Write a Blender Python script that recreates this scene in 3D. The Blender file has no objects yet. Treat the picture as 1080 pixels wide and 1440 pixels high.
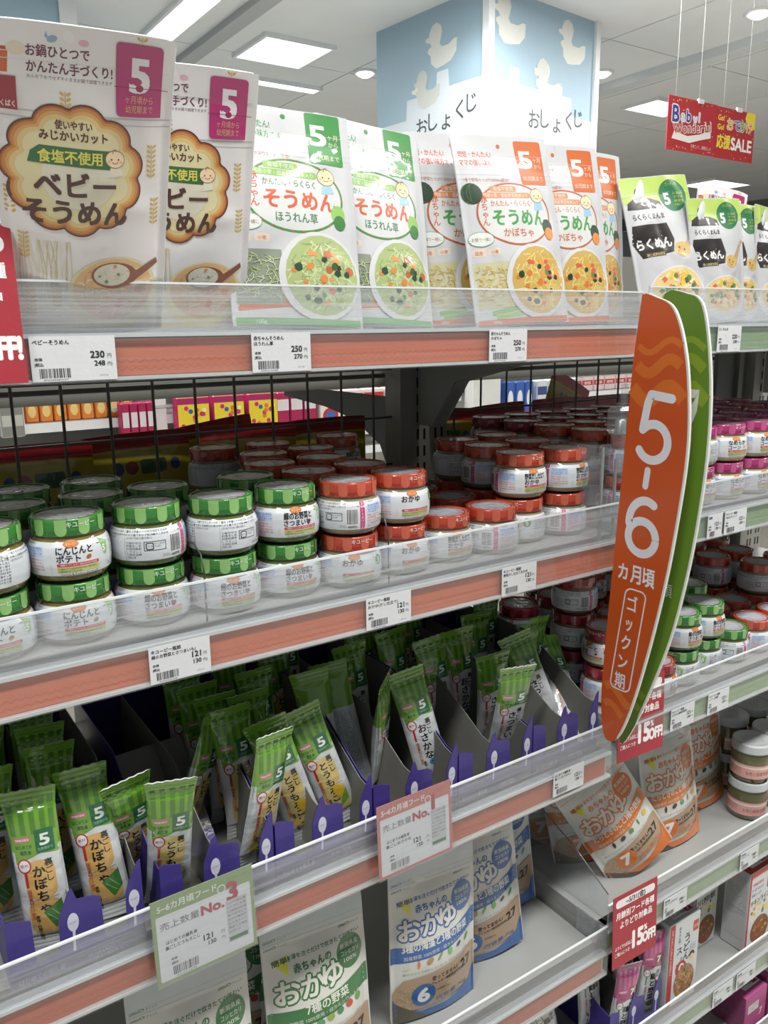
import bpy, math, random
from mathutils import Vector, Matrix, noise
from mathutils.geometry import tessellate_polygon
R = math.radians
rnd = random.Random(7)
SC = bpy.context.scene
COL = SC.collection

# ------------------------------------------------------------------ camera
cam_d = bpy.data.cameras.new('camera'); cam_o = bpy.data.objects.new('camera', cam_d); COL.objects.link(cam_o)
right = Vector((0.830, -0.558, -0.012)); down = Vector((-0.133, -0.177, -0.975)); fwd = Vector((0.542, 0.811, -0.221))
fwd.normalize(); right = (right - fwd * right.dot(fwd)).normalized(); up = right.cross(fwd)
cam_o.matrix_world = Matrix(((right.x, up.x, -fwd.x, 0), (right.y, up.y, -fwd.y, 0), (right.z, up.z, -fwd.z, 1.5), (0, 0, 0, 1)))
cam_d.sensor_fit = 'VERTICAL'; cam_d.sensor_height = 36.0; cam_d.lens = 28.75; cam_d.clip_start = 0.02
SC.camera = cam_o

# ------------------------------------------------------------------ world, exposure
wd = bpy.data.worlds.new('world'); SC.world = wd; wd.use_nodes = True
wd.node_tree.nodes['Background'].inputs[0].default_value = (0.90, 0.94, 1.0, 1)
wd.node_tree.nodes['Background'].inputs[1].default_value = 0.26
SC.view_settings.view_transform = 'Standard'; SC.view_settings.look = 'None'
SC.view_settings.exposure = -0.22; SC.view_settings.gamma = 1.0; SC.view_settings.use_curve_mapping = False
SC.cycles.transparent_max_bounces = 24; SC.cycles.max_bounces = 8; SC.cycles.diffuse_bounces = 4
SC.cycles.glossy_bounces = 4; SC.cycles.transmission_bounces = 6
CEIL = 3.6
def area_light(x, y, z, sx, sy, power, col=(1.0, 0.98, 0.95)):
    l = bpy.data.lights.new('ceiling_lamp', 'AREA'); l.shape = 'RECTANGLE'; l.size = sx; l.size_y = sy; l.energy = power; l.color = col
    o = bpy.data.objects.new('ceiling_lamp', l); COL.objects.link(o); o.location = (x, y, z); return o
# fluorescent fittings over the customer's aisle (the fixtures themselves are built below)
AISLE = [(-1.2, -0.5), (0.6, -0.5), (2.4, -0.5), (4.2, -0.5)]
for (x, y) in AISLE: area_light(x, y, CEIL - 0.06, 1.2, 0.28, 62)
for (x, y) in [(0.4, 3.2), (3.2, 3.2), (6.0, 3.4), (1.0, 7.5), (5.5, 7.5)]: area_light(x, y, CEIL - 0.06, 1.2, 0.6, 110)
sp = bpy.data.lights.new('spot_lamp', 'SPOT'); sp.energy = 55; sp.spot_size = R(75); sp.spot_blend = 0.7; sp.shadow_soft_size = 0.06
spo = bpy.data.objects.new('spot_lamp', sp); COL.objects.link(spo); spo.location = (3.15, 3.75, 3.5)
spo.rotation_euler = (Vector((3.85, 4.6, 2.45)) - Vector(spo.location)).to_track_quat('-Z', 'Y').to_euler()

# ------------------------------------------------------------------ materials
def lin(h):
    h = h.lstrip('#'); c = [int(h[i:i + 2], 16) / 255 for i in (0, 2, 4)]
    return tuple(v / 12.92 if v <= 0.04045 else ((v + 0.055) / 1.055) ** 2.4 for v in c) + (1.0,)
MATS = {}
FIN = {  # roughness, coat, noise scale, colour variation, bump strength, bump scale
    'film':  (0.36, 0.9, 55, 0.04, 0.20, 42), 'paper': (0.55, 0.0, 90, 0.05, 0.03, 400), 'label': (0.38, 0.35, 80, 0.05, 0.0, 100),
    'metal': (0.34, 0.0, 8, 0.10, 0.0, 60), 'plastic': (0.35, 0.25, 30, 0.06, 0.0, 60), 'wall': (0.85, 0.0, 3, 0.05, 0.05, 160),
    'card':  (0.50, 0.15, 40, 0.08, 0.03, 240), 'glass': (0.12, 1.0, 60, 0.12, 0.0, 60), 'foil': (0.24, 1.0, 50, 0.06, 0.12, 90)}
def M(h, fin='film', metal=0.0, rough=None):
    k = (h, fin, metal, rough)
    if k in MATS: return MATS[k]
    m = bpy.data.materials.new(fin + '_' + h.lstrip('#')); m.use_nodes = True; nt = m.node_tree
    b = nt.nodes['Principled BSDF']; r, coat, ns, var, bs, bsc = FIN[fin]
    b.inputs['Roughness'].default_value = r if rough is None else rough
    b.inputs['Coat Weight'].default_value = coat; b.inputs['Coat Roughness'].default_value = 0.06; b.inputs['Metallic'].default_value = metal
    tc = nt.nodes.new('ShaderNodeTexCoord'); n = nt.nodes.new('ShaderNodeTexNoise'); n.inputs['Scale'].default_value = ns; n.inputs['Detail'].default_value = 3
    nt.links.new(tc.outputs['Object'], n.inputs['Vector'])
    mx = nt.nodes.new('ShaderNodeMix'); mx.data_type = 'RGBA'; c = lin(h)
    mx.inputs[6].default_value = tuple(v * (1 - var) for v in c[:3]) + (1,); mx.inputs[7].default_value = tuple(min(1, v * (1 + var)) for v in c[:3]) + (1,)
    nt.links.new(n.outputs['Fac'], mx.inputs[0]); nt.links.new(mx.outputs[2], b.inputs['Base Color'])
    if bs > 0:
        n2 = nt.nodes.new('ShaderNodeTexNoise'); n2.inputs['Scale'].default_value = bsc; n2.inputs['Detail'].default_value = 2
        nt.links.new(tc.outputs['Object'], n2.inputs['Vector'])
        bp = nt.nodes.new('ShaderNodeBump'); bp.inputs['Strength'].default_value = bs; bp.inputs['Distance'].default_value = 0.01
        nt.links.new(n2.outputs['Fac'], bp.inputs['Height']); nt.links.new(bp.outputs[0], b.inputs['Coat Normal' if fin == 'film' else 'Normal'])
        if coat: nt.links.new(bp.outputs[0], b.inputs['Coat Normal'])
    MATS[k] = m; return m
def emit(name, col, s):
    m = bpy.data.materials.new(name); m.use_nodes = True; nt = m.node_tree; b = nt.nodes['Principled BSDF']
    b.inputs['Base Color'].default_value = (0.8, 0.8, 0.8, 1); b.inputs['Emission Color'].default_value = col; b.inputs['Emission Strength'].default_value = s
    return m
def clear_mat(name, tint, haze, gloss_rough=0.08, streak=0.0):
    """thin clear plastic: see-through sheet with a faint surface haze and a Fresnel gloss"""
    m = bpy.data.materials.new(name); m.use_nodes = True; nt = m.node_tree; nt.nodes.clear()
    out = nt.nodes.new('ShaderNodeOutputMaterial'); tr = nt.nodes.new('ShaderNodeBsdfTransparent'); tr.inputs[0].default_value = tint
    df = nt.nodes.new('ShaderNodeBsdfDiffuse'); df.inputs[0].default_value = (0.62, 0.64, 0.66, 1)
    gl = nt.nodes.new('ShaderNodeBsdfGlossy'); gl.inputs['Roughness'].default_value = gloss_rough
    m1 = nt.nodes.new('ShaderNodeMixShader'); m2 = nt.nodes.new('ShaderNodeMixShader'); fr = nt.nodes.new('ShaderNodeFresnel'); fr.inputs[0].default_value = 1.45
    ge = nt.nodes.new('ShaderNodeNewGeometry'); io = nt.nodes.new('ShaderNodeMapRange'); io.inputs['To Min'].default_value = 1.45; io.inputs['To Max'].default_value = 1 / 1.45
    nt.links.new(ge.outputs['Backfacing'], io.inputs['Value']); nt.links.new(io.outputs[0], fr.inputs[0])
    tc = nt.nodes.new('ShaderNodeTexCoord'); mp = nt.nodes.new('ShaderNodeMapping'); mp.inputs['Scale'].default_value = (2.0, 40, 160)
    n = nt.nodes.new('ShaderNodeTexNoise'); n.inputs['Scale'].default_value = 3.0; n.inputs['Detail'].default_value = 3
    mr = nt.nodes.new('ShaderNodeMapRange'); mr.inputs['From Min'].default_value = 0.3; mr.inputs['From Max'].default_value = 0.75
    mr.inputs['To Min'].default_value = max(0, haze - streak); mr.inputs['To Max'].default_value = haze + streak
    nt.links.new(tc.outputs['Object'], mp.inputs[0]); nt.links.new(mp.outputs[0], n.inputs['Vector']); nt.links.new(n.outputs['Fac'], mr.inputs['Value'])
    nt.links.new(mr.outputs[0], m1.inputs[0]); nt.links.new(tr.outputs[0], m1.inputs[1]); nt.links.new(df.outputs[0], m1.inputs[2])
    nt.links.new(fr.outputs[0], m2.inputs[0]); nt.links.new(m1.outputs[0], m2.inputs[1]); nt.links.new(gl.outputs[0], m2.inputs[2])
    nt.links.new(m2.outputs[0], out.inputs[0]); return m
ACRYL = clear_mat('clear_acrylic', (0.95, 0.96, 0.97, 1), 0.25, 0.16, 0.16)
CLEAR = clear_mat('clear_plastic', (0.94, 0.95, 0.96, 1), 0.07, 0.06, 0.03)

# ------------------------------------------------------------------ object helpers
def tag(o, label=None, cat=None, group=None, kind=None):
    if label: o['label'] = label
    if cat: o['category'] = cat
    if group: o['group'] = group
    if kind: o['kind'] = kind
    return o
def empty(name, loc=(0, 0, 0), rot=None, label=None, cat=None, group=None):
    o = bpy.data.objects.new(name, None); COL.objects.link(o); o.empty_display_size = 0.02
    if rot: o.rotation_euler = rot
    o.location = loc; return tag(o, label, cat, group)
def link_mesh(name, me, parent=None, loc=None):
    o = bpy.data.objects.new(name, me); COL.objects.link(o)
    if parent: o.parent = parent
    if loc: o.location = loc
    return o
CH = {}
def dup(root, loc, rot, label, group=None, name=None):
    if root.name not in CH: CH[root.name] = [c for c in bpy.data.objects if c.parent == root]
    r = root.copy(); COL.objects.link(r); r.location = loc; r.rotation_euler = rot
    if name: r.name = name
    tag(r, label, None, group)
    def rec(src, dst):
        kids = CH.get(src.name)
        if kids is None: kids = CH[src.name] = [c for c in bpy.data.objects if c.parent == src]
        for c in list(kids):
            d = c.copy(); COL.objects.link(d); d.parent = dst; rec(c, d)
    rec(root, r); return r
def pose(yaw, lean, roll=0):
    m = Matrix.Rotation(R(yaw), 3, 'Z') @ Matrix.Rotation(-R(lean), 3, 'X') @ Matrix.Rotation(R(roll), 3, 'Y')
    return m.to_euler()
class MB:
    """collects vertices and faces of one part"""
    def __init__(s): s.v = []; s.f = []; s.mi = []; s.mats = []; s.sm = []
    def m(s, mat):
        if mat not in s.mats: s.mats.append(mat)
        return s.mats.index(mat)
    def add(s, vs, fs, mat, smooth=False):
        k = len(s.v); s.v += [tuple(v) for v in vs]; i = s.m(mat)
        for f in fs: s.f.append([a + k for a in f]); s.mi.append(i); s.sm.append(smooth)
        return s
    def box(s, x0, x1, y0, y1, z0, z1, mat, bev=0.0):
        if bev <= 0:
            return s.add([(x0, y0, z0), (x1, y0, z0), (x1, y1, z0), (x0, y1, z0), (x0, y0, z1), (x1, y0, z1), (x1, y1, z1), (x0, y1, z1)],
                         [(0, 3, 2, 1), (4, 5, 6, 7), (0, 1, 5, 4), (1, 2, 6, 5), (2, 3, 7, 6), (3, 0, 4, 7)], mat)
        b = bev; pr = [(x0 + b, y0), (x1 - b, y0), (x1, y0 + b), (x1, y1 - b), (x1 - b, y1), (x0 + b, y1), (x0, y1 - b), (x0, y0 + b)]
        cx, cy = (x0 + x1) / 2, (y0 + y1) / 2
        def ins(p): return (p[0] + (b if p[0] < cx else -b) * 0.7, p[1] + (b if p[1] < cy else -b) * 0.7)
        rings = [([ins(p) for p in pr], z0), (pr, z0 + b), (pr, z1 - b), ([ins(p) for p in pr], z1)]
        vs = [(p[0], p[1], z) for r_, z in rings for p in r_]; fs = [tuple(range(7, -1, -1)), tuple(range(24, 32))]
        for r_ in range(3):
            for i in range(8): j = (i + 1) % 8; fs.append((r_ * 8 + i, r_ * 8 + j, r_ * 8 + 8 + j, r_ * 8 + 8 + i))
        return s.add(vs, fs, mat)
    def lathe(s, prof, mat, n=32, smooth=True, c=(0, 0)):
        vs = []; fs = []
        for (r_, z) in prof:
            for i in range(n): a = 2 * math.pi * i / n; vs.append((c[0] + r_ * math.cos(a), c[1] + r_ * math.sin(a), z))
        for k in range(len(prof) - 1):
            for i in range(n): j = (i + 1) % n; fs.append((k * n + i, k * n + j, (k + 1) * n + j, (k + 1) * n + i))
        return s.add(vs, fs, mat, smooth)
    def disc(s, r_, z, mat, n=32, up=True, c=(0, 0)):
        return s.add([(c[0] + r_ * math.cos(2 * math.pi * i / n), c[1] + r_ * math.sin(2 * math.pi * i / n), z) for i in range(n)], [tuple(range(n)) if up else tuple(range(n - 1, -1, -1))], mat)
    def tube(s, pts, r_, mat, n=8):
        vs = []; fs = []; P = [Vector(p) for p in pts]
        for i, p in enumerate(P):
            d = (P[min(i + 1, len(P) - 1)] - P[max(i - 1, 0)]).normalized(); a = d.orthogonal().normalized(); b = d.cross(a)
            if i and (a - pa).length > 0.5 and (a + pa).length < (a - pa).length: a, b = -a, -b
            pa = a
            for k in range(n): t = 2 * math.pi * k / n; vs.append(p + a * (r_ * math.cos(t)) + b * (r_ * math.sin(t)))
        for i in range(len(P) - 1):
            for k in range(n): j = (k + 1) % n; fs.append((i * n + k, i * n + j, (i + 1) * n + j, (i + 1) * n + k))
        fs.append(tuple(range(n - 1, -1, -1))); fs.append(tuple(range((len(P) - 1) * n, len(P) * n)))
        return s.add(vs, fs, mat, True)
    def prism(s, poly, axis, a0, a1, mat, mat_side=None):
        """poly is 2D in the plane square to axis; extruded from a0 to a1"""
        n = len(poly)
        def P(p, a): return {'x': (a, p[0], p[1]), 'y': (p[0], a, p[1]), 'z': (p[0], p[1], a)}[axis]
        tri = tessellate_polygon([[Vector((p[0], p[1], 0)) for p in poly]])
        vs = [P(p, a0) for p in poly] + [P(p, a1) for p in poly]
        s.add(vs, [tuple(t) for t in tri], mat); s.add(vs, [tuple(i + n for i in t[::-1]) for t in tri], mat_side or mat)
        return s.add(vs, [(i, (i + 1) % n, n + (i + 1) % n, n + i) for i in range(n)], mat)
    def mesh(s, name):
        me = bpy.data.meshes.new(name); me.from_pydata(s.v, [], s.f)
        for m_ in s.mats: me.materials.append(m_)
        me.polygons.foreach_set('material_index', s.mi); me.polygons.foreach_set('use_smooth', s.sm); me.update(); return me
    def build(s, name, parent=None, loc=None): return link_mesh(name, s.mesh(name), parent, loc)

# ------------------------------------------------------------------ flat printing
TC = {}
def text_mesh(s, res):
    k = (s, res)
    if k in TC: return TC[k]
    c = bpy.data.curves.new('lettering', 'FONT'); c.body = s; c.size = 1.0; c.resolution_u = res; c.fill_mode = 'FRONT'
    o = bpy.data.objects.new('lettering', c); COL.objects.link(o)
    me = bpy.data.meshes.new_from_object(o.evaluated_get(bpy.context.evaluated_depsgraph_get()))
    vs = [(v.co.x, v.co.y) for v in me.vertices]; fs = [tuple(p.vertices) for p in me.polygons]
    bpy.data.objects.remove(o); bpy.data.curves.remove(c); bpy.data.meshes.remove(me)
    if vs:
        x0 = min(v[0] for v in vs); x1 = max(v[0] for v in vs)
    else: x0, x1 = 0, 1
    TC[k] = (vs, fs, x0, x1); return TC[k]
class Print:
    """flat artwork in millimetres, later laid on a surface; stacked ink layers a few hundredths apart"""
    def __init__(s, fin='film'): s.items = []; s.fin = fin
    def _add(s, vs, fs, col, layer=None):
        xs = [v[0] for v in vs]; ys = [v[1] for v in vs]; bb = (min(xs), min(ys), max(xs), max(ys))
        if layer is None:
            layer = 0
            for it in s.items:
                b = it[4]
                if it[2] != col and bb[0] < b[2] and bb[2] > b[0] and bb[1] < b[3] and bb[3] > b[1]: layer = max(layer, it[3] + 1)
        e = (len(s.items) % 3) * .007; vs = [(v[0], v[1], (v[2] if len(v) > 2 else 0) + e) for v in vs]
        s.items.append((vs, fs, col, layer, bb))
    def poly(s, pts, col, layer=None):
        s._add(list(pts), [tuple(t) for t in tessellate_polygon([[Vector((p[0], p[1], 0)) for p in pts]])], col, layer)
    def rect(s, x, y, w, h, col, rot=0, layer=None):
        c, n = math.cos(R(rot)), math.sin(R(rot)); s.poly([(x + a * c - b * n, y + a * n + b * c) for a, b in ((0, 0), (w, 0), (w, h), (0, h))], col, layer)
    def rr(s, x, y, w, h, r_, col, layer=None):
        P = []
        for cx, cy, a0 in ((x + w - r_, y + r_, -90), (x + w - r_, y + h - r_, 0), (x + r_, y + h - r_, 90), (x + r_, y + r_, 180)):
            for k in range(5): a = R(a0 + k * 22.5); P.append((cx + r_ * math.cos(a), cy + r_ * math.sin(a)))
        s.poly(P, col, layer)
    def ell(s, cx, cy, rx, ry, col, n=20, rot=0, layer=None):
        c, q = math.cos(R(rot)), math.sin(R(rot)); P = []
        for i in range(n): a = 2 * math.pi * i / n; x, y = rx * math.cos(a), ry * math.sin(a); P.append((cx + x * c - y * q, cy + x * q + y * c))
        s.poly(P, col, layer)
    def line(s, pts, w, col, layer=None):
        vs = []; fs = []
        for i, p in enumerate(pts):
            a = pts[max(i - 1, 0)]; b = pts[min(i + 1, len(pts) - 1)]; dx, dy = b[0] - a[0], b[1] - a[1]; L = math.hypot(dx, dy) or 1
            nx, ny = -dy / L * w / 2, dx / L * w / 2; vs += [(p[0] + nx, p[1] + ny), (p[0] - nx, p[1] - ny)]
        for i in range(len(pts) - 1): fs += [(2 * i, 2 * i + 1, 2 * i + 3), (2 * i, 2 * i + 3, 2 * i + 2)]
        s._add(vs, fs, col, layer)
    def arc(s, cx, cy, rx, ry, a0, a1, w, col, n=28, layer=None):
        s.line([(cx + rx * math.cos(R(a0 + (a1 - a0) * i / n)), cy + ry * math.sin(R(a0 + (a1 - a0) * i / n))) for i in range(n + 1)], w, col, layer)
    def text(s, t, x, y, h, col, w=None, bold=0.0, al='l', rot=0, shear=0, res=None, layer=None):
        """h = em height; w = total width to fit; bold = stroke growth in em"""
        res = res or (3 if h > 11 else 2 if h > 3.2 else 1)
        vs, fs, x0, x1 = text_mesh(t, res)
        if not vs: return
        sx = h if w is None else w / max(x1 - x0, 1e-6); W = (x1 - x0) * sx; ox = {'l': 0, 'c': -W / 2, 'r': -W}[al]
        c, n = math.cos(R(rot)), math.sin(R(rot)); offs = [(0, 0)]
        if bold > 0:
            k = 4 if bold < 0.05 else 8; offs = [(bold * math.cos(2 * math.pi * (i + .5) / k), bold * math.sin(2 * math.pi * (i + .5) / k)) for i in range(k)]
        V = []; F = []
        for ki, (dx, dy) in enumerate(offs):
            b0 = len(V)
            for v in vs:
                a = (v[0] - x0) * sx + dx * h + ox + shear * v[1] * h; b = (v[1] + dy) * h; V.append((x + a * c - b * n, y + a * n + b * c, ki * .006))
            F += [tuple(i + b0 for i in f) for f in fs]
        s._add(V, F, col, layer)
    def vtext(s, t, x, y, h, col, step=1.0, bold=0.0, w=None):
        for i, ch in enumerate(t): s.text(ch, x, y - h * (0.85 + i * step), h, col, w=w, bold=bold, al='c', rot=-90 if ch in 'ー' else 0)
    def lines(s, x, y, w, n, h, step, col, seed=0):
        """rows of small print"""
        q = random.Random(seed); kana = 'のにをはがとでるすくたしまりれらかきこいうあえてなもやよさせ原材料名内容量賞味期限保存方法温栄養成分表示'
        for k in range(n): s.text(''.join(q.choice(kana) for _ in range(max(3, int(w / h * 0.95)))), x, y - k * step, h, col, w=w * (1 if k < n - 1 else 0.6), res=1)
    def barcode(s, x, y, w, h, col='#222222', seed=1):
        q = random.Random(seed); p = x
        while p < x + w - 0.3: b = q.choice((0.25, 0.4, 0.7)) * w / 17; s.rect(p, y, b, h, col); p += b + q.choice((0.25, 0.45, 0.6)) * w / 17
        s.text('49' + str(q.randint(10 ** 9, 10 ** 10)), x + w * .1, y - h * .28, h * .26, col, w=w * .8)
    def food(s, cx, cy, rx, ry, base, strands, chunks, ns=60, nc=14, seed=1, clip=None):
        q = random.Random(seed); s.ell(cx, cy, rx, ry, base)
        L = max([it[3] for it in s.items if it[4][0] < cx + rx and it[4][2] > cx - rx and it[4][1] < cy + ry and it[4][3] > cy - ry] + [0]) + 1
        for i in range(ns):
            a = q.uniform(0, 6.28); r_ = math.sqrt(q.uniform(0, .75)); x, y = cx + rx * r_ * math.cos(a), cy + ry * r_ * math.sin(a)
            d = q.uniform(0, 6.28); P = [(x, y)]
            for k in range(4):
                d += q.uniform(-.6, .9); x += math.cos(d) * rx * .09; y += math.sin(d) * ry * .09
                if ((x - cx) / rx) ** 2 + ((y - cy) / ry) ** 2 > .95: break
                P.append((x, y))
            if len(P) > 2: s.line(P, rx * .035, q.choice(strands), layer=L + i % 2)
        for i in range(nc):
            a = q.uniform(0, 6.28); r_ = math.sqrt(q.uniform(0, .62)); x, y = cx + rx * r_ * math.cos(a), cy + ry * r_ * math.sin(a); z = rx * q.uniform(.07, .13)
            c = q.choice(chunks); n = q.choice((4, 5, 7)); t0 = q.uniform(0, 3)
            s.poly([(x + z * q.uniform(.8, 1.2) * math.cos(t0 + 6.283 * k / n), y + z * q.uniform(.7, 1.1) * math.sin(t0 + 6.283 * k / n)) for k in range(n)], c, layer=L + 2 + i % 2)
    def baby(s, x, y, r_, body='#9cc3e8'):
        s.poly([(x - r_ * .7, y - r_ * 1.9), (x + r_ * .8, y - r_ * 1.7), (x + r_ * .5, y - r_ * .6), (x - r_ * .4, y - r_ * .6)], body)
        s.ell(x, y, r_, r_ * .92, '#8a6a4c'); s.ell(x, y, r_ * .93, r_ * .85, '#f6dcb4')
        s.ell(x - r_ * .35, y - r_ * .02, r_ * .08, r_ * .1, '#3a2a22', 8); s.ell(x + r_ * .35, y - r_ * .02, r_ * .08, r_ * .1, '#3a2a22', 8)
        s.arc(x, y - r_ * .18, r_ * .3, r_ * .25, 200, 340, r_ * .08, '#c2553c', 8); s.ell(x - r_ * .6, y - r_ * .25, r_ * .15, r_ * .12, '#f0b49a', 8); s.ell(x + r_ * .6, y - r_ * .25, r_ * .15, r_ * .12, '#f0b49a', 8)
        s.arc(x, y + r_ * .7, r_ * .2, r_ * .3, 20, 200, r_ * .08, '#8a6a4c', 6)
    def build(s, name, fmap, parent=None, L=4.0, d=0.08, base=0.25, loc=None):
        """fmap(x_mm, y_mm, off_m) -> point; lays the artwork on a surface"""
        V = []; F = []; MI = []; cols = []
        for vs, fs, col, layer, bb in s.items:
            vs = list(vs); fs = [t if len(t) == 3 else t for t in fs]; tr = []
            for f in fs:
                for i in range(1, len(f) - 1): tr.append((f[0], f[i], f[i + 1]))
            L2 = L * L
            for _ in range(6):
                mid = {}; out = []; ch = False
                def md(a, b):
                    k = (a, b) if a < b else (b, a)
                    if k in mid: return mid[k]
                    p, q = vs[a], vs[b]
                    if (p[0] - q[0]) ** 2 + (p[1] - q[1]) ** 2 <= L2: mid[k] = None; return None
                    vs.append(((p[0] + q[0]) / 2, (p[1] + q[1]) / 2, p[2])); mid[k] = len(vs) - 1; return mid[k]
                for a, b, c in tr:
                    ab, bc, ca = md(a, b), md(b, c), md(c, a); n = (ab is not None) + (bc is not None) + (ca is not None)
                    if n == 0: out.append((a, b, c)); continue
                    ch = True
                    if n == 3: out += [(a, ab, ca), (ab, b, bc), (ca, bc, c), (ab, bc, ca)]
                    elif n == 1:
                        if ab is not None: out += [(a, ab, c), (ab, b, c)]
                        elif bc is not None: out += [(b, bc, a), (bc, c, a)]
                        else: out += [(c, ca, b), (ca, a, b)]
                    else:
                        if ab is None: out += [(c, ca, bc), (ca, a, bc), (a, b, bc)]
                        elif bc is None: out += [(a, ab, ca), (ab, b, ca), (b, c, ca)]
                        else: out += [(b, bc, ab), (bc, c, ab), (c, a, ab)]
                tr = out
                if not ch: break
            off = (base + d * layer) * 0.001; k = len(V)
            if col not in cols: cols.append(col)
            ci = cols.index(col)
            V += [(v[0], v[1], off + v[2] * .001 * (d / .07)) for v in vs]; F += [(a + k, b + k, c + k) for a, b, c in tr]; MI += [ci] * len(tr)
        P = []; N = []; e = 1.0
        for x, y, o in V:
            p = Vector(fmap(x, y, o)); P.append(p)
            a = Vector(fmap(x + e, y, o)) - Vector(fmap(x - e, y, o)); b = Vector(fmap(x, y + e, o)) - Vector(fmap(x, y - e, o)); n = a.cross(b)
            N.append(n.normalized() if n.length > 1e-12 else Vector((0, -1, 0)))
        G = []
        for (a, b, c) in F:
            fn = (P[b] - P[a]).cross(P[c] - P[a])
            G.append((a, b, c) if fn.dot(N[a] + N[b] + N[c]) >= 0 else (a, c, b))
        me = bpy.data.meshes.new(name); me.from_pydata(P, [], G)
        for c in cols: me.materials.append(M(c, s.fin) if isinstance(c, str) else c)
        me.polygons.foreach_set('material_index', MI); me.polygons.foreach_set('use_smooth', [True] * len(G)); me.update()
        try: me.normals_split_custom_set_from_vertices(N)
        except Exception: pass
        return link_mesh(name, me, parent, loc)
def flat_y(y0=0.0, x0=0.0, z0=0.0):   # a surface facing -Y
    return lambda x, y, o: (x0 + x * .001, y0 - o, z0 + y * .001)
FLAT = dict(L=9e9, d=0.06, base=0.1)
# ================================================================== SETTING
s_ = lambda o: tag(o, kind='structure')
# ceiling of large boards with recessed joints: one board per 0.9 x 1.8 m near enough to tell apart
ce = s_(MB().box(-4, 16, -3, 14, CEIL + 0.02, CEIL + 0.12, M('#8d8f90', 'wall')).build('ceiling'))
k = 0
for i in range(12):
    for j in range(7):
        x0 = -1 + i * 1.25; y0 = 1.2 + j * 1.75
        MB().box(x0 + .006, x0 + 1.244, y0 + .006, y0 + 1.744, CEIL, CEIL + 0.019, M('#e6e7e7' if (i + j) % 2 else '#e3e5e5', 'wall')).build('ceiling_board', ce)
s_(MB().box(-4, 16, -3, 14, -0.1, 0.0, M('#c9c5ba', 'plastic')).build('floor'))
s_(MB().box(-4, 16, 13.9, 14.0, 0, CEIL, M('#c4c7c8', 'wall')).build('wall_back'))
s_(MB().box(15.9, 16, -3, 14, 0, CEIL, M('#c4c7c8', 'wall')).build('wall_right'))
s_(MB().box(6.1, 6.24, 1.0, 9.0, CEIL - 0.07, CEIL, M('#d8dada', 'wall')).build('trim_1'))
s_(MB().box(2.62, 2.74, 3.9, 7.5, CEIL - 0.05, CEIL, M('#b4b6b6', 'wall')).build('trim_2'))
LIT = emit('lit_diffuser', (1.0, 0.99, 0.96, 1), 3.2)
def ceiling_light(x, y, sx, sy, label, rot=0):
    r_ = empty('ceiling_light', (x, y, CEIL), (0, 0, R(rot)), label, 'ceiling light', 'ceiling light panels')
    f = MB(); t = 0.025
    for a in ((-sx / 2 - t, sx / 2 + t, -sy / 2 - t, -sy / 2), (-sx / 2 - t, sx / 2 + t, sy / 2, sy / 2 + t), (-sx / 2 - t, -sx / 2, -sy / 2, sy / 2), (sx / 2, sx / 2 + t, -sy / 2, sy / 2)): f.box(a[0], a[1], a[2], a[3], -0.03, 0, M('#e6e8e8', 'metal'))
    f.build('frame', r_); MB().box(-sx / 2, sx / 2, -sy / 2, sy / 2, -0.02, -0.004, LIT).build('diffuser', r_); return r_
ceiling_light(3.26, 6.2, 0.55, 0.55, 'square lit ceiling panel left of the duck pillar')
ceiling_light(2.33, 5.1, 0.2, 2.9, 'long narrow ceiling light strip above the big noodle bags')
ceiling_light(3.55, 7.0, 0.9, 0.12, 'thin lit ceiling strip just above the green noodle pouches')
ceiling_light(7.2, 5.75, 0.6, 0.4, 'lit ceiling panel half hidden by the left end of the sale banner')
ceiling_light(11.8, 8.3, 0.9, 0.6, 'small far ceiling panel just above the black pot pouches')
for i, (x, y) in enumerate(AISLE):
    ceiling_light(x, y, 1.2, 0.28, ['first', 'second', 'third', 'fourth'][i] + ' ceiling light of the aisle row behind the camera, outside the photo')
for i, (x, y, lb) in enumerate([(4.1, 6.34, 'round glowing downlight left of the duck pillar'), (5.83, 5.29, 'round glowing downlight right of the duck pillar'), (5.69, 3.76, 'round glowing downlight in the top right corner of the photo')]):
    r_ = empty('downlight', (x, y, CEIL), None, lb, 'downlight', 'round ceiling downlights')
    MB().lathe([(.10, 0), (.10, -.015), (.075, -.02), (.07, -.005)], M('#e8e8e8', 'plastic')).build('trim_ring', r_)
    MB().lathe([(.07, -.006), (.06, -.03), (.03, -.045), (.0005, -.05)], emit('lit_bulb', (1, .98, .93, 1), 9)).build('bulb', r_)
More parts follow.
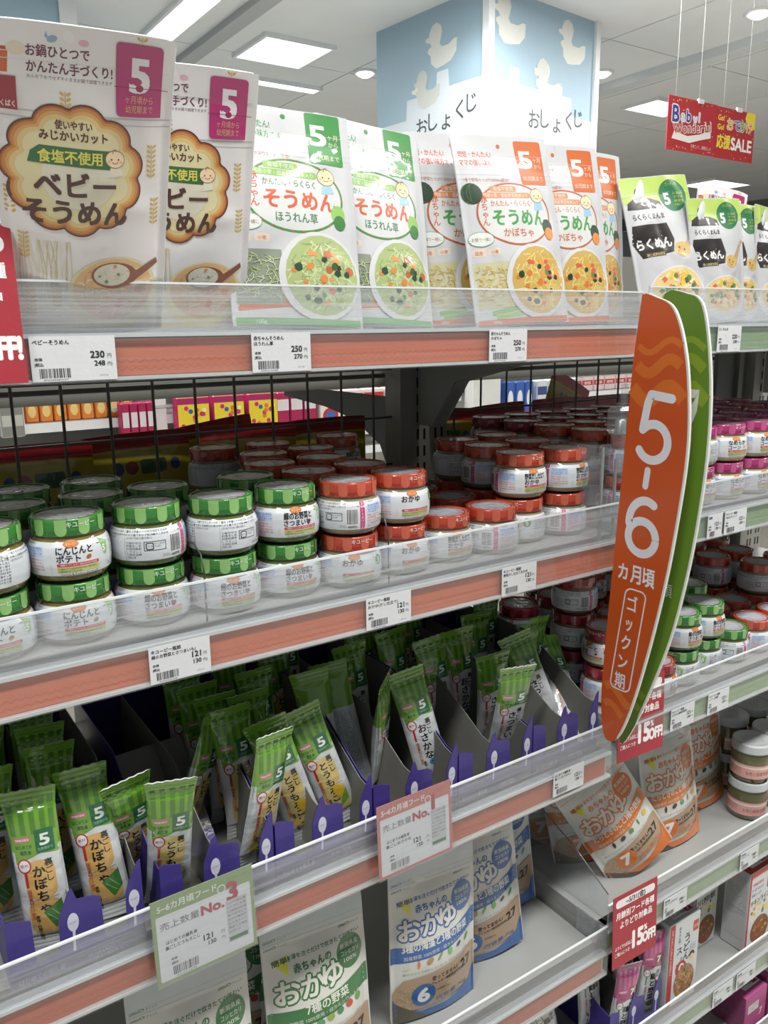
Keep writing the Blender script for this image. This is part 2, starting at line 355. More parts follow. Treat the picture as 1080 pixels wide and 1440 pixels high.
# --- duck pillars
DUCK = [(0, .38), (.10, .30), (.12, .12), (.3, -.02), (.55, 0), (.8, .05), (.98, .22), (1.0, .5), (.9, .5), (.72, .42), (.5, .42), (.42, .5), (.46, .62), (.5, .75), (.45, .9), (.3, .98), (.15, .93), (.06, .8), (.06, .72), (-.08, .7), (-.06, .62), (.08, .58), (.14, .5), (.02, .45)]
def duck(p, x, y, s, flip=False): p.poly([(x + (1 - a if flip else a) * s, y + b * s) for a, b in DUCK], '#e4e6df')
def duck_face(seed, text):
    p = Print('paper'); p.rect(0, 0, 1110, 2400, '#a4bfcf')
    for (x, y, s) in {1: [(150, 2140, 290), (545, 2020, 285), (800, 2370, 280), (-20, 1800, 290), (860, 1770, 290), (400, 1740, 260), (130, 1400, 280), (700, 1380, 280)], 2: [(60, 2090, 290), (715, 2080, 280), (350, 2370, 270), (470, 1780, 280), (100, 1400, 280), (760, 1380, 280)]}[seed]:
        if x + s < 1110 and x >= 0 and y + s < 2400: duck(p, x, y, s)
    p.poly([(0, 0), (1110, 0), (1110, 1740), (860, 1740), (850, 1860), (300, 1860), (290, 1960), (200, 1960), (190, 1870), (0, 1870)] if seed == 2 else [(0, 0), (1110, 0), (1110, 1880), (760, 1880), (750, 1990), (640, 1990), (630, 1870), (330, 1870), (320, 1740), (0, 1740)], '#d9e2e8', layer=0 if False else None)
    for (x, y, s) in ({1: [(420, 1790, 250)], 2: [(460, 1800, 270)]}[seed]): p.poly([(x + a * s, y + b * s) for a, b in DUCK], '#cfd3cd')
    q = [(0, 0), (200, 18), (420, 5), (640, 45), (800, 70)]
    for ch, (dx, dy) in zip(text, q): p.text(ch, (430 if seed == 1 else 400) + dx * .62, 1618 + dy, 135, '#555a5c', bold=.012)
    return p
PR = empty('duck_pillar', (3.78, 4.39, 0), (0, 0, R(6)), 'square pillar papered pale blue with white ducks and hiragana lettering', 'pillar')
MB().box(0, 1.12, 0, 1.12, 0, CEIL, M('#a3c4dc', 'paper')).build('core', PR)
MB().box(-.025, .03, -.025, .03, 0, CEIL, M('#e7ebec', 'plastic')).build('corner_strip', PR)
MB().box(1.09, 1.14, -.025, .03, 0, CEIL, M('#e7ebec', 'plastic')).build('corner_strip', PR)
duck_face(2, 'おしょくじ').build('printed_face', lambda x, y, o: (x * .001, -.002 - o, 1.2 + y * .001), PR, L=9e9, d=1, base=1)
duck_face(1, 'おしょくじ').build('printed_face', lambda x, y, o: (-.002 - o, 1.11 - x * .001, 1.2 + y * .001), PR, L=9e9, d=1, base=1)
P2 = empty('duck_pillar', (0.45, 6.0, 0), None, 'second pale blue duck pillar at the top left corner, behind the big noodle bags', 'pillar')
MB().box(0, 1.1, 0, 1.1, 0, CEIL, M('#a3c4dc', 'paper')).build('core', P2); MB().box(1.09, 1.2, -.02, .06, 0, CEIL, M('#e7ebec', 'plastic')).build('corner_strip', P2)
duck_face(1, 'おしょくじ').build('printed_face', lambda x, y, o: (x * .00099, -.002 - o, 1.15 + y * .001), P2, L=9e9, d=1, base=1)
# --- hanging sale banner
BN = empty('sale_banner', (4.07, 3.2, 2.455), (0, 0, 0), 'red hanging banner reading Baby Wonderful and SALE, strung from the ceiling', 'banner')
MB().box(0, .44, -.002, .002, 0, .28, M('#b92f38', 'paper')).build('banner_panel', BN); MB().box(.443, .82, -.002, .002, -.003, .277, M('#b92f38', 'paper')).build('banner_panel', BN)
for x in (.06, .27, .5, .72): MB().tube([(x, 0, .27), (x, 0, CEIL - 2.455)], .0012, M('#d8d8d8', 'plastic'), 5).build('string', BN)
for x in (.26, .63): MB().box(x, x + .05, -.006, .006, .268, .292, M('#dfe3e4', 'plastic')).build('clip', BN)
p = Print('paper')
for t_, x, y, h, c in (('B', 40, 150, 120, '#3b4d9c'), ('a', 118, 160, 80, '#c8d8ee'), ('b', 165, 160, 90, '#3b4d9c'), ('y', 225, 155, 80, '#c8d8ee'), ('!', 275, 170, 70, '#c8d8ee')):
    p.text(t_, x, y, h, '#f3efe9', bold=.09); p.text(t_, x, y, h, c, bold=.03)
p.poly([(40, 60), (200, 50), (300, 75), (395, 95), (390, 135), (290, 105), (180, 85), (60, 100)], '#f3efe9')
p.text('Wonderful', 55, 88, 72, '#f3efe9', w=340, bold=.07, rot=7); p.text('Wonderful', 55, 88, 72, '#b23a42', w=335, bold=.02, rot=7)
p.text('子育てって、素晴らしい!', 215, 28, 22, '#f3efe9', w=190)
p.text('Go!', 455, 205, 42, '#f3d84a', bold=.04); p.text('Go!', 455, 155, 42, '#f3d84a', bold=.04)
p.poly([(735, 277), (820, 277), (820, 190), (780, 175), (740, 205), (720, 240)], '#f2dc3c')
for ch, x, c in (('お', 545, '#e8b33a'), ('で', 610, '#3f79c4'), ('か', 670, '#5aa84c'), ('け', 735, '#e58b2f')): p.text(ch, x, 165, 72, '#f7f4ee', bold=.07); p.text(ch, x, 165, 72, c, bold=.025)
p.text('応援', 455, 60, 82, '#f5e24d', w=130, bold=.035); p.text('SALE', 595, 55, 95, '#f7f7f4', w=205, bold=.04)
q = random.Random(3)
for i in range(80): p.ell(q.uniform(8, 812), q.choice((q.uniform(5, 25), q.uniform(250, 272), q.uniform(40, 240))), 3.5, 3.5, q.choice(('#f2d84a', '#f2efe8', '#e08a3a')), 6, layer=0)
p.build('printed_design', flat_y(-.002), BN, L=9e9, d=.25, base=.3)

# ================================================================== GONDOLA
GREY = M('#a7a8a3', 'metal'); DGREY = M('#8f8f8a', 'metal'); WHT = M('#c9cbc9', 'metal'); DECK = M('#979997', 'metal')
XB = 0.745
# bottom z of each price rail, depth of deck
SA = [(1.465, 'top'), (1.228, 'second'), (.963, 'third'), (.673, 'fourth'), (.42, 'fifth')]
SB = [(1.465, 'top'), (1.236, 'second'), (.988, 'third'), (.703, 'fourth'), (.483, 'fifth'), (.31, 'sixth')]
RH = .030
def deck_z(zb): return zb + RH + .003
def make_shelf(x0, x1, zb, lab, bay, paper, wave, gh):
    r_ = empty('shelf', (x0, .60, zb), None, lab, 'shelf'); w = x1 - x0; dz = RH + .003
    MB().box(0.002, w - .002, .012, .398, dz - .016, dz, DECK).box(.002, w - .002, .008, .02, dz - .03, dz, DGREY).build('deck', r_)
    for (bx, s) in ((.004, 1), (w - .008, -1)):
        MB().prism([(.398, -.11), (.398, dz - .018), (.02, dz - .018), (.02, dz - .032), (.20, dz - .05), (.31, dz - .075), (.365, -.11)], 'x', bx, bx + .004, GREY).build('bracket', r_)
    MB().box(0, w, .004, .012, 0, dz, WHT).box(0, w, -.004, .004, 0, .0025, WHT).box(0, w, -.0035, .004, dz - .003, dz, M('#cfd3d3', 'plastic')).build('price_rail', r_)
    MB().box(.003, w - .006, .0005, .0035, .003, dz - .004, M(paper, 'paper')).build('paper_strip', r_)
    q = Print('paper')
    for k in range(2):
        pts = []; x = 6
        while x < w * 1000 - 8: pts.append((x, 7.5 + k * 5.5 + (1.1 if (len(pts) % 2) else -1.1))); x += 3.4
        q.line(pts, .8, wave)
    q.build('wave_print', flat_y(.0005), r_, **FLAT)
    g = MB(); g.box(0, w, -.0015, .0005, dz - .002, dz + gh, ACRYL); g.build('clear_guard', r_)
    MB().box(0, w, -.0018, .0008, dz + gh, dz + gh + .0016, M('#dfe4e6', 'plastic', 0, .2)).build('guard_edge', r_)
    MB().box(0, w, -.0042, -.0032, -.001, dz + .004, CLEAR).build('clear_cover', r_)
    MB().box(w - .0015, w, -.0015, .05, dz, dz + gh, ACRYL).build('guard_end', r_)
    return r_
for (zb, n), gh in zip(SA, (.034, .042, .036, .036, .036)):
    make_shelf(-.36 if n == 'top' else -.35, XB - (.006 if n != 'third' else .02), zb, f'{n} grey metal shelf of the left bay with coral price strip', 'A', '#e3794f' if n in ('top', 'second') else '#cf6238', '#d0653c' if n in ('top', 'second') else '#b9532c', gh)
for (zb, n), gh in zip(SB, (.04, .038, .036, .036, .03, .03)):
    make_shelf(XB + (.004 if n not in ('fourth',) else -.006), 1.64, zb, f'{n} grey metal shelf of the right bay with pale green price strip', 'B', '#a5bd8c' if n in ('fifth', 'sixth') else '#9fba88', '#93ae7a', gh)
# uprights with slots
def upright(x0, lab, w=.075):
    r_ = empty('shelf_upright', (x0, 1.0, 0), None, lab, 'upright', 'slotted uprights of the shelving')
    MB().box(0, w, 0, .04, 0, 1.62, M('#a09f98', 'metal')).build('post', r_)
    st = MB()
    z = .5
    while z < 1.6:
        for c in (.36, .5, .74, .88): st.box(w * c - .0018, w * c + .0018, -.0006, .002, z, z + .016, M('#1c1c1a', 'metal'))
        z += .026
    tag(st.build('slots', r_), kind='stuff'); return r_
upright(.70, 'grey slotted steel upright between the left and right bays', .088)
upright(1.60, 'grey slotted steel upright at the far end of the right bay')
upright(-.37, 'grey slotted steel upright at the left end of the left bay')
# wire mesh backs
def mesh_back(x0, x1, z0, z1, lab, xs=None):
    r_ = empty('wire_mesh_back', (0, 1.02, 0), None, lab, 'wire mesh'); m = M('#63645f', 'metal')
    x = x0 + .03
    while x < x1: MB().tube([(x, 0, z0), (x, 0, z1)], .0019, m, 6).build('vertical_wire', r_); x += .055
    z = z0
    while z <= z1 + .001: MB().tube([(x0, .004, z), (x1, .004, z)], .0019, m, 6).build('horizontal_wire', r_); z += .0718
mesh_back(-.30, .70, .505, 1.44, 'grey wire mesh back of the left bay')
mesh_back(.788, 1.50, .505, 1.44, 'grey wire mesh back of the right bay')
BP = empty('back_panel', (1.5, 1.02, .5), None, 'plain dark grey back panel at the far right of the right bay', 'panel')
MB().box(0, .10, 0, .01, 0, .95, M('#6d6d69', 'metal'), .002).build('sheet', BP); MB().box(.06, .075, -.01, 0, 0, .95, M('#7f7f7a', 'metal')).build('rib', BP)
# the back-to-back bay on the other side of the mesh
BK = empty('rear_shelving', (0, 0, 0), None, 'dark rear side of the back-to-back shelving seen through the mesh', 'shelving')
for (x0, x1) in ((-.36, .744), (.748, 1.64)):
    MB().box(x0, x1, 1.06, 1.50, 1.411, 1.44, M('#77776f', 'metal')).build('deck', BK)
    MB().box(x0, x1, 1.055, 1.075, 1.43, 1.62, M('#77776f', 'metal')).build('back_rail', BK)
    MB().box(x0, x1, 1.06, 1.50, 1.09, 1.11, M('#8a8a84', 'metal')).build('deck', BK)
MB().prism([(1.06, 1.26), (1.06, 1.39), (1.46, 1.39), (1.46, 1.37), (1.3, 1.36), (1.2, 1.345), (1.12, 1.31), (1.09, 1.26)], 'x', .742, .748, M('#5a5a54', 'metal')).build('bracket', BK)

# ------------------------------------------------------------------ price tags and cards
def price_tag(x0, zb, w, l1, l2, a, b, label, h=30.5, y=.5955, tilt=0):
    r_ = empty('price_tag', (x0, y, zb + .001), pose(0, 0, tilt), label, 'price tag', 'white shelf price tags')
    MB().box(0, w * .001, -.0004, 0, 0, h * .001, M('#d3d6d8', 'paper')).build('card', r_)
    p = Print('paper'); p.text(l1, 2, h - 5.5, 3.6, '#2c2e33', w=min(w * .5, 3.4 * len(l1)), bold=.03)
    if l2: p.text(l2, 2, h - 9.6, 3.4, '#2c2e33', w=min(w * .72, 3.3 * len(l2)), bold=.02)
    p.text(a, w - 8, h - 15.2, 6.6, '#2c2e33', al='r', bold=.045); p.text('円', w - 6, h - 15, 3.4, '#3a3c40')
    p.text(b, w - 8, h - 20.6, 5.0, '#2c2e33', al='r', bold=.04); p.text('円)', w - 6.2, h - 20.5, 3, '#3a3c40')
    p.text('本体', 2.5, h - 16.5, 2.6, '#2c2e33', bold=.03); p.text('(税込', 2.2, h - 20, 2.6, '#2c2e33', bold=.03)
    p.barcode(5, 2.4, w * .36, 6.4, '#3a3c40', seed=len(label)); p.text('0011-8', w - 12, 2.6, 2, '#8a8c90')
    p.build('printed_text', flat_y(-.0004), r_, **FLAT); return r_
price_tag(.114, 1.465, 57, 'ベビーそうめん', '', '230', '248', 'price tag under the big noodle bags, showing 230 and 248 yen')
price_tag(.276, 1.465, 52, '赤ちゃんそうめん', 'ほうれん草', '250', '270', 'price tag under the green spinach noodle pouches, showing 250 and 270 yen')
price_tag(.519, 1.465, 48, '赤ちゃんそうめん', 'かぼちゃ', '250', '270', 'pale price tag under the front orange pumpkin noodle pouch')
price_tag(.177, 1.228, 50, 'キユーピー瓶詰', '緑のお野菜とさつまいも(', '121', '130', 'price tag under the green-lidded jars, showing 121 and 130 yen')
price_tag(.377, 1.228, 50, 'キユーピー瓶詰', 'おかゆ(だし仕立て)', '121', '130', 'price tag under the red-lidded rice porridge jars')
price_tag(.541, 1.228, 48, 'キユーピー瓶詰', '野菜だし仕立ておかゆ', '121', '130', 'price tag under the last stack of red-lidded jars by the orange sign')
price_tag(.626, .969, 50, 'はじめての離乳食', '裏ごしまぐろかい', '121', '130', 'price tag at the right end of the third coral strip')
price_tag(.871, 1.465, 46, 'らくまんま', '', '220', '238', 'price tag on the green strip behind the sign boards, top right shelf')
price_tag(.880, 1.236, 30, '瓶詰', '', '121', '130', 'price tag right beside the green sign board on the second right shelf')
price_tag(.915, 1.236, 46, 'キユーピー瓶詰', 'なめらかコーン', '121', '130', 'price tag under the magenta-lidded corn jars')
price_tag(.834, .988, 48, 'キユーピー瓶詰', 'ささみと緑黄色野菜', '121', '130', 'price tag just right of the upper red discount card, third right shelf', tilt=0)
price_tag(.911, .988, 46, 'キユーピー瓶詰', 'レバーと野菜', '121', '130', 'second price tag on the third green strip, above the glass jars')
price_tag(.848, .703, 50, '和光堂', '赤ちゃんのおかゆ', '184', '198', 'price tag right of the lower red discount card, above the udon soup box')
price_tag(1.024, .703, 46, '和光堂', 'チキンライス', '168', '181', 'price tag on the fourth green strip, above the chicken rice box')
for i, x in enumerate((.985, 1.045, 1.135)): price_tag(x, .483, 50, '和光堂', 'グーグーキッチン', '184', '198', ['first', 'second', 'third'][i] + ' cream price tag from the left on the lowest green strip')
def rank_card(x0, z0, edge, num, l2, label):
    r_ = empty('ranking_card', (x0, .586, z0), pose(0, 3, 0), label, 'card', 'best seller rank cards')
    MB().box(0, .090, -.0006, 0, 0, .078, M(edge, 'paper')).build('card', r_)
    p = Print('paper'); p.rr(3, 3, 84, 60, 1.5, '#e2e2e4'); p.text('5~6カ月頃フード', 5, 67, 7.4, '#e9ece2', w=52, bold=.03)
    p.ell(61, 66, 4, 4, '#e9ece2'); p.ell(61, 66, 3, 3, edge); p.text('売上数量', 6, 50, 7.5, '#555459', w=34)
    p.text('No.', 42, 49, 12, '#b5344a', w=20, bold=.05); p.text(num, 66, 52, 24, '#b5344a', bold=.05)
    p.rect(64, 13, 19, 40, '#c9cacb'); p.lines(65, 49, 17, 8, 2.6, 3.9, '#606266', 4); p.rect(65, 14, 17, 3.5, '#4a7a52')
    p.text('はじめての離乳食', 10, 36, 3.8, '#2c2e33', w=27, bold=.02); p.text(l2, 9, 31, 3.8, '#2c2e33', w=30, bold=.02)
    p.text('121', 42, 25, 7.4, '#2c2e33', bold=.045); p.text('円', 58, 25.5, 3.5, '#3a3c40'); p.text('130', 46, 19.5, 5.4, '#2c2e33', bold=.04); p.text('円)', 58, 20, 3, '#3a3c40')
    p.text('本体', 13, 20, 2.7, '#2c2e33', bold=.03); p.text('(税込', 13, 16, 2.7, '#2c2e33', bold=.03); p.barcode(14, 6, 22, 8, '#3a3c40', 5)
    p.build('printed_text', flat_y(-.0006), r_, **FLAT)
    MB().box(-.001, .091, -.0014, -.001, -.001, .079, CLEAR).build('clear_sleeve', r_)
rank_card(.160, .966, '#8fa66b', '3', '裏ごしとうもろこし', 'green-edged ranking card reading No. 3 on the third shelf')
rank_card(.381, .972, '#c8706a', '1', '裏ごしおさかな', 'pink-edged ranking card reading No. 1 on the third shelf')
def sale_card(x0, z0, label, y=.584, tilt=2):
    r_ = empty('discount_card', (x0, y, z0), pose(0, 4, tilt), label, 'card', 'red fifteen percent off cards')
    MB().box(0, .086, -.0007, 0, 0, .100, M('#a5303c', 'paper')).build('card', r_)
    p = Print('paper'); p.rr(5, 83, 76, 11, 5, '#e8e6e8'); p.text('~5/31(金)', 43, 85, 9.5, '#33262a', al='c', bold=.04)
    p.text('月齢別フード各種', 43, 68, 10.5, '#efe9e9', w=74, al='c', bold=.04); p.text('よりどり対象品', 45, 54, 10.5, '#efe9e9', w=62, al='c', bold=.04)
    p.text('よりどり5点以上', 5, 25, 6, '#efe9e9', w=33, bold=.02); p.text('ご購入につき', 5, 16, 6, '#efe9e9', w=28, bold=.02)
    p.text('15', 39, 17, 33, '#f4f1f1', w=20, bold=.05); p.text('%', 61, 33, 11, '#f4f1f1', w=6, bold=.04); p.text('OFF!', 59, 16, 20, '#f4f1f1', w=25, bold=.05)
    p.build('printed_text', flat_y(-.0007), r_, **FLAT); return r_
sale_card(.733, .690, 'red 15 percent off card fully visible below the tilted orange pouch')
sale_card(.733, .978, 'red 15 percent off card partly hidden behind the orange sign board', y=.5945)
sale_card(.024, 1.4665, 'red OFF card cut by the left edge of the photo on the top shelf', y=.588, tilt=0)

# ------------------------------------------------------------------ aisle sign boards
OR = [(.6031, 1.5304), (.5842, 1.5268), (.5665, 1.519), (.5556, 1.5028), (.5466, 1.4775), (.5396, 1.4448), (.5345, 1.3933), (.5351, 1.3477), (.5405, 1.2922), (.5479, 1.234), (.5585, 1.1725), (.5702, 1.1166), (.5822, 1.0672), (.5952, 1.0248), (.607, 1.0015), (.6186, .9945), (.6272, 1.0016), (.6322, 1.0285), (.6334, 1.0663), (.6302, 1.1419), (.6261, 1.215), (.6221, 1.2852), (.6183, 1.3528), (.6151, 1.4099), (.6124, 1.4573), (.6078, 1.5035)]
GR = [(.598, 1.532), (.5685, 1.5302), (.5558, 1.5247), (.5477, 1.5099), (.5394, 1.4732), (.5332, 1.4214), (.5322, 1.3604), (.5365, 1.2967), (.5447, 1.2295), (.5579, 1.1575), (.5711, 1.1088), (.5924, 1.0455), (.6109, .9995), (.6264, .9779), (.6300, 1.03), (.628, 1.13), (.622, 1.25), (.616, 1.38), (.61, 1.48)]
def smooth_poly(P, n=3):
    out = []
    for i in range(len(P)):
        p0, p1, p2, p3 = P[i - 1], P[i], P[(i + 1) % len(P)], P[(i + 2) % len(P)]
        for k in range(n):
            t = k / n; out.append(tuple(.5 * (2 * p1[a] + (p2[a] - p0[a]) * t + (2 * p0[a] - 5 * p1[a] + 4 * p2[a] - p3[a]) * t * t + (3 * p1[a] - p0[a] - 3 * p2[a] + p3[a]) * t ** 3) for a in (0, 1)))
    return out
def stroke(p, pts, w, col):
    p.line(pts, w, col)
    for e in (pts[0], pts[-1]): p.ell(e[0], e[1], w / 2, w / 2, col, 14)
def arcp(cx, cy, rx, ry, a0, a1, n=16): return [(cx + rx * math.cos(R(a0 + (a1 - a0) * i / n)), cy + ry * math.sin(R(a0 + (a1 - a0) * i / n))) for i in range(n + 1)]
def board(name, x, P, col, wcol, label, digits):
    P = smooth_poly(P); r_ = empty(name, (x * .935, .561, 1.0325), None, label, 'sign', 'age sign boards'); r_.scale = (.935, .935, .935)
    cy = sum(a[0] for a in P) / len(P)
    MB().prism([(a[0] - .6, a[1] - 1.0) for a in P], 'x', .0005, .0035, M('#dfe3dd', 'plastic')).build('foam_core', r_)
    p = Print('plastic'); W = [((.6 - a[0]) * 1000, (a[1] - 1.0) * 1000) for a in P]    # u grows toward the customer
    # face panel, slightly smaller at the customer side so that the white edge shows
    p.poly([(u - (2.2 if u > -5 else 0), v) for u, v in W], col)
    def band(z0, amp, w, c):
        pts = []
        for i in range(19):
            u = -34 + i * 5.6; lo = [a for a in W]; v = z0 + amp * math.sin(i * .62)
            us = [a[0] for b, a in enumerate(W) if abs(a[1] - v) < 16]
            if us and min(us) + 1.5 < u < max(us) - 5: pts.append((u, v))
        if len(pts) > 3: p.line(pts, w, c)
    band(455, 8, 12, wcol); band(425, 9, 16, wcol); band(476, 7, 7, wcol); band(60, 9, 10, wcol); band(38, 8, 9, wcol)
    digits(p)
    p.build('printed_face', lambda u, v, o: (-o, -u * .001, v * .001), r_, L=9e9, d=.05, base=.1)
    return r_
def dig56(p):
    w = '#dcdfe6'; S = 10
    # u to the right = toward the customer (-Y): seen from the left side the customer side is on the right
    stroke(p, [(42, 421), (15, 424)], S, w); stroke(p, [(15, 424), (11, 414), (6, 385)], S, w)
    stroke(p, [(6, 385)] + arcp(21, 372, 19, 20, 130, -40, 14) + arcp(20, 372, 20, 20, -50, -150, 10), S, w)
    stroke(p, [(16, 340), (14, 322)], 8, w)
    stroke(p, arcp(16, 278, 22, 27, 60, 185, 16), S, w); p.arc(13, 262, 19, 19, 0, 360, S, w, 36)
    p.text('カ', -17, 208, 22, w, w=13, bold=.03); p.text('月', 1, 208, 24, w, w=14, bold=.03); p.text('頃', 18, 208, 24, w, w=16, bold=.03)
    def rrline(x, y, ww, h, r_):
        P = []
        for cx, cy, a0 in ((x + ww - r_, y + r_, -90), (x + ww - r_, y + h - r_, 0), (x + r_, y + h - r_, 90), (x + r_, y + r_, 180)): P += [(cx + r_ * math.cos(R(a0 + k * 18)), cy + r_ * math.sin(R(a0 + k * 18))) for k in range(6)]
        P.append(P[0]); return [(a - (b - 170) * -.13 - 0, b) for a, b in P]
    p.line(rrline(-8, 68, 29, 130, 8), 1.8, w)
    for i, ch in enumerate('ゴックン期'): p.text(ch, 5.5 - (i * 24) * .125, 172 - i * 25, 21, w, w=[14, 9, 13, 13, 15][i], bold=.02, al='c', rot=0)
def dig7(p):
    w = '#d4d6cf'; stroke(p, [(10, 425), (50, 425), (46, 408), (28, 360)], 10, w)
    p.text('7', -10, 210, 60, w, bold=.03); p.text('カ月頃', -5, 190, 18, w, w=40)
board('orange_sign_board', .745, OR, '#c2521f', '#cf6d28', 'orange curved sign board reading 5-6 between the two bays', dig56)
board('green_sign_board', .777, GR, '#5f8222', '#81992c', 'green curved sign board tucked behind the orange sign board', dig7)
CL = empty('sign_clamp', (.715, .605, 1.335), None, 'clear plastic clamp holding the orange sign board to the shelf', 'clamp')
MB().box(0, .028, .0, .018, .045, .075, CLEAR, .004).box(.004, .022, .004, .014, .0, .045, CLEAR, .003).box(-.016, .004, .004, .014, .02, .034, CLEAR, .004).build('clamp_body', CL)
MB().lathe([(.006, .045), (.006, .060), (.003, .062)], M('#b9bcbc', 'metal', .6), 16, c=(.013, .006)).build('screw', CL)
MB().box(.008, .016, .0, .004, -.01, .1, CLEAR).build('clamp_plate', CL)
for (x, y0, y1, z0, h, lb) in ((.700, .60, .74, 1.262, .105, 'clear acrylic divider nearest the orange sign on the second shelf'), (.722, .60, .72, 1.262, .09, 'short clear acrylic divider behind the orange sign on the second shelf')):
    r_ = empty('shelf_divider', (x, y0 + .01, z0), None, lb, 'divider'); w = y1 - y0
    MB().box(-.0008, .0008, 0, w, 0, h, CLEAR).build('panel', r_); MB().box(-.0013, .0013, -.0012, .0012, 0, h, M('#8b8f90', 'plastic', 0, .25)).build('front_edge', r_)
for (x, z0, h, lb) in ((.237, 1.262, .065, 'rounded clear divider wire between the back-turned green jars'), (.418, 1.262, .07, 'rounded clear divider wire between the red barcode jar and the porridge jar')):
    r_ = empty('shelf_divider', (x - .0045, .612, z0), None, lb, 'divider'); w = .3
    MB().tube([(0, 0, 0), (0, 0, h - .02), (0, .006, h - .006), (0, .02, h), (0, .12, h)], .0008, M('#3a3d3d', 'plastic'), 6).build('edge', r_)
# ================================================================== JARS
def jar_body(glass):
    return [(.0005, .0006), (.022, .0006), (.0262, .0018), (.0288, .006), (.0297, .013), (.0297, .022), (.0290, .027), (.0268, .0310), (.0250, .0335), (.0250, .037)]
def rad(z):
    P = jar_body(0)
    for (r0, z0), (r1, z1) in zip(P[:-1], P[1:]):
        if z0 <= z <= z1 and z1 > z0: return r0 + (r1 - r0) * (z - z0) / (z1 - z0)
    return .025
def cyl(z0=0, grow=0):
    def f(x, y, o):
        z = z0 + y * .001; r_ = rad(z) + grow + o; a = x * .001 / .0297 - math.pi / 2; return (r_ * math.cos(a), r_ * math.sin(a), z)
    return f
def jar_proto(kind, lidc, lid2, lidd, t1, t2, icon, badge, food, label):
    r_ = empty('baby_food_jar', (0, 0, 0), None, label, 'jar', 'baby food jars'); r_.scale = (1.035, 1.035, 1.052)
    MB().lathe(jar_body(0), M(food, 'glass'), 40).build('glass', r_)
    p = Print('label')
    p.rect(-93.2, 6.4, 186.4, 24.6, '#d2d7db')
    # front
    p.ell(2, 29.5, 6, 2.5, '#c07030'); p.text('キユーピー', 2, 28.6, 2.2, '#e8d8b8', w=8, al='c')
    p.text(t1, -9, 22.4, 6.4, '#2d2a2b', w=min(26, 6.2 * len(t1)), bold=.035)
    if t2: p.text(t2, -9, 16.6, 6.0, '#2d2a2b', w=min(24, 5.6 * len(t2)), bold=.035)
    p.ell(14, 18.8, 2.2, 1.6, icon, 12, 30)
    p.rr(-9, 13.2, 31, 2.4, 1, '#c0393d'); p.text('7種類のアレルギー特定原材料不使用', -7, 13.7, 1.7, '#f0d8d8', w=27)
    p.rect(-9, 8.6, 31, 4.2, '#bcc47a'); p.lines(-8, 11, 28, 2, 1.6, 2, '#5c6030', 3)
    p.text('Carrot & Potato (strained)' if 'にんじん' in t1 else 'Green Vegetables & Potato', -7, 6.7, 2.2, '#3a3a40', w=28)
    if badge == 'tri': p.poly([(24, 30.5), (33, 27), (31, 17.5), (28, 17)], lid2); p.text('5', 26.6, 20, 7, '#eef2ec', bold=.03, rot=-6)
    elif badge == 'green': p.ell(29, 24, 4.6, 4.6, '#3f8a3a'); p.text('5', 29, 21.4, 7, '#f0f2ee', al='c', bold=.04)
    else: p.ell(29, 23, 5.6, 5.8, '#a32430'); p.text('7', 29, 20, 8, '#f3eeee', al='c', bold=.04)
    p.text('70g', 32, 8.5, 3, '#6a8a3a')
    # left of front: blue and red small print
    p.rect(-38, 20.4, 19, 7.8, '#b9cbe6'); p.lines(-37, 26, 17, 4, 1.7, 1.9, '#52719f', 5); p.lines(-38, 17.5, 19, 5, 2, 2.4, '#bb5a56', 6); p.lines(-38, 29.2, 16, 1, 1.8, 2, '#44464b', 7)
    p.poly([(-14, 9), (-12.4, 9), (-12.6, 15), (-14.4, 15)], '#d9cfc6')
    # right & back: black ingredients, recycling box, date
    p.lines(37, 27.5, 34, 10, 1.9, 2.25, '#303236', 8); p.lines(72, 28.5, 20, 3, 1.9, 2.3, '#303236', 9)
    p.lines(-92, 28.5, 34, 3, 2.0, 2.4, '#303236', 10); p.lines(-92, 20, 12, 6, 2.0, 2.3, '#303236', 11)
    p.rect(-78, 14.2, 17, 7.4, '#45484c'); p.rect(-77.4, 14.8, 15.8, 6.2, '#d2d7db'); p.rr(-76.6, 15.0, 6, 5.6, 1, '#303236'); p.rr(-75.8, 15.8, 4.4, 4, .6, '#d2d7db'); p.text('プラ', -73.6, 16.7, 2.2, '#303236', al='c')
    p.lines(-70, 19, 8, 2, 1.7, 2.1, '#505358', 13); p.text('2020.2.20', -64, 8.5, 3.2, '#5a5d62', w=13)
    # side seam with barcode
    p.rect(-58, 9.5, 12, 16, '#e0e2e4'); p.barcode(-57, 11.5, 10, 13, '#1f2024', 6)
    p.rect(-45, 5.2, 4.6, 25.6, '#c33a78'); p.vtext('あけぐちあけぐち', -42.7, 30.4, 3.0, '#eec3d6', step=1.0)
    p.build('paper_label', cyl(), r_, L=3.5, d=.07, base=.18)
    lid = MB(); n = 48; z0 = .0345; z1 = .0475
    lid.lathe([(.0258, z0 + .001), (.0266, z0), (.0268, z0 + .0012), (.0264, z0 + .003), (.0266, z1 - .003), (.0262, z1 - .0012), (.0252, z1 - .0002), (.0240, z1 - .0006), (.0236, z1 - .0016), (.0005, z1 - .0014)], M(lidc, 'foil'), 40)
    lo = lid.build('lid', r_)
    p = Print('foil'); N = 20; wd_ = 2 * math.pi * 26.7 / N
    for i in range(N):
        if i % 2: p.rect(i * wd_, 4.2, wd_, 8.3, lid2)
        cx = (i + .5) * wd_; p.poly([(cx - wd_ / 2, 4.3)] + [(cx - wd_ / 2 * math.cos(R(a)), 4.3 - 3.8 * math.sin(R(a))) for a in range(0, 181, 20)] + [(cx + wd_ / 2, 4.3)], lid2 if i % 2 else lidd)
    p.text('キユーピー', 0, 7.0, 4.6, '#cfe0cf' if kind == 'green' else '#ecd8cf', w=21, bold=.025)
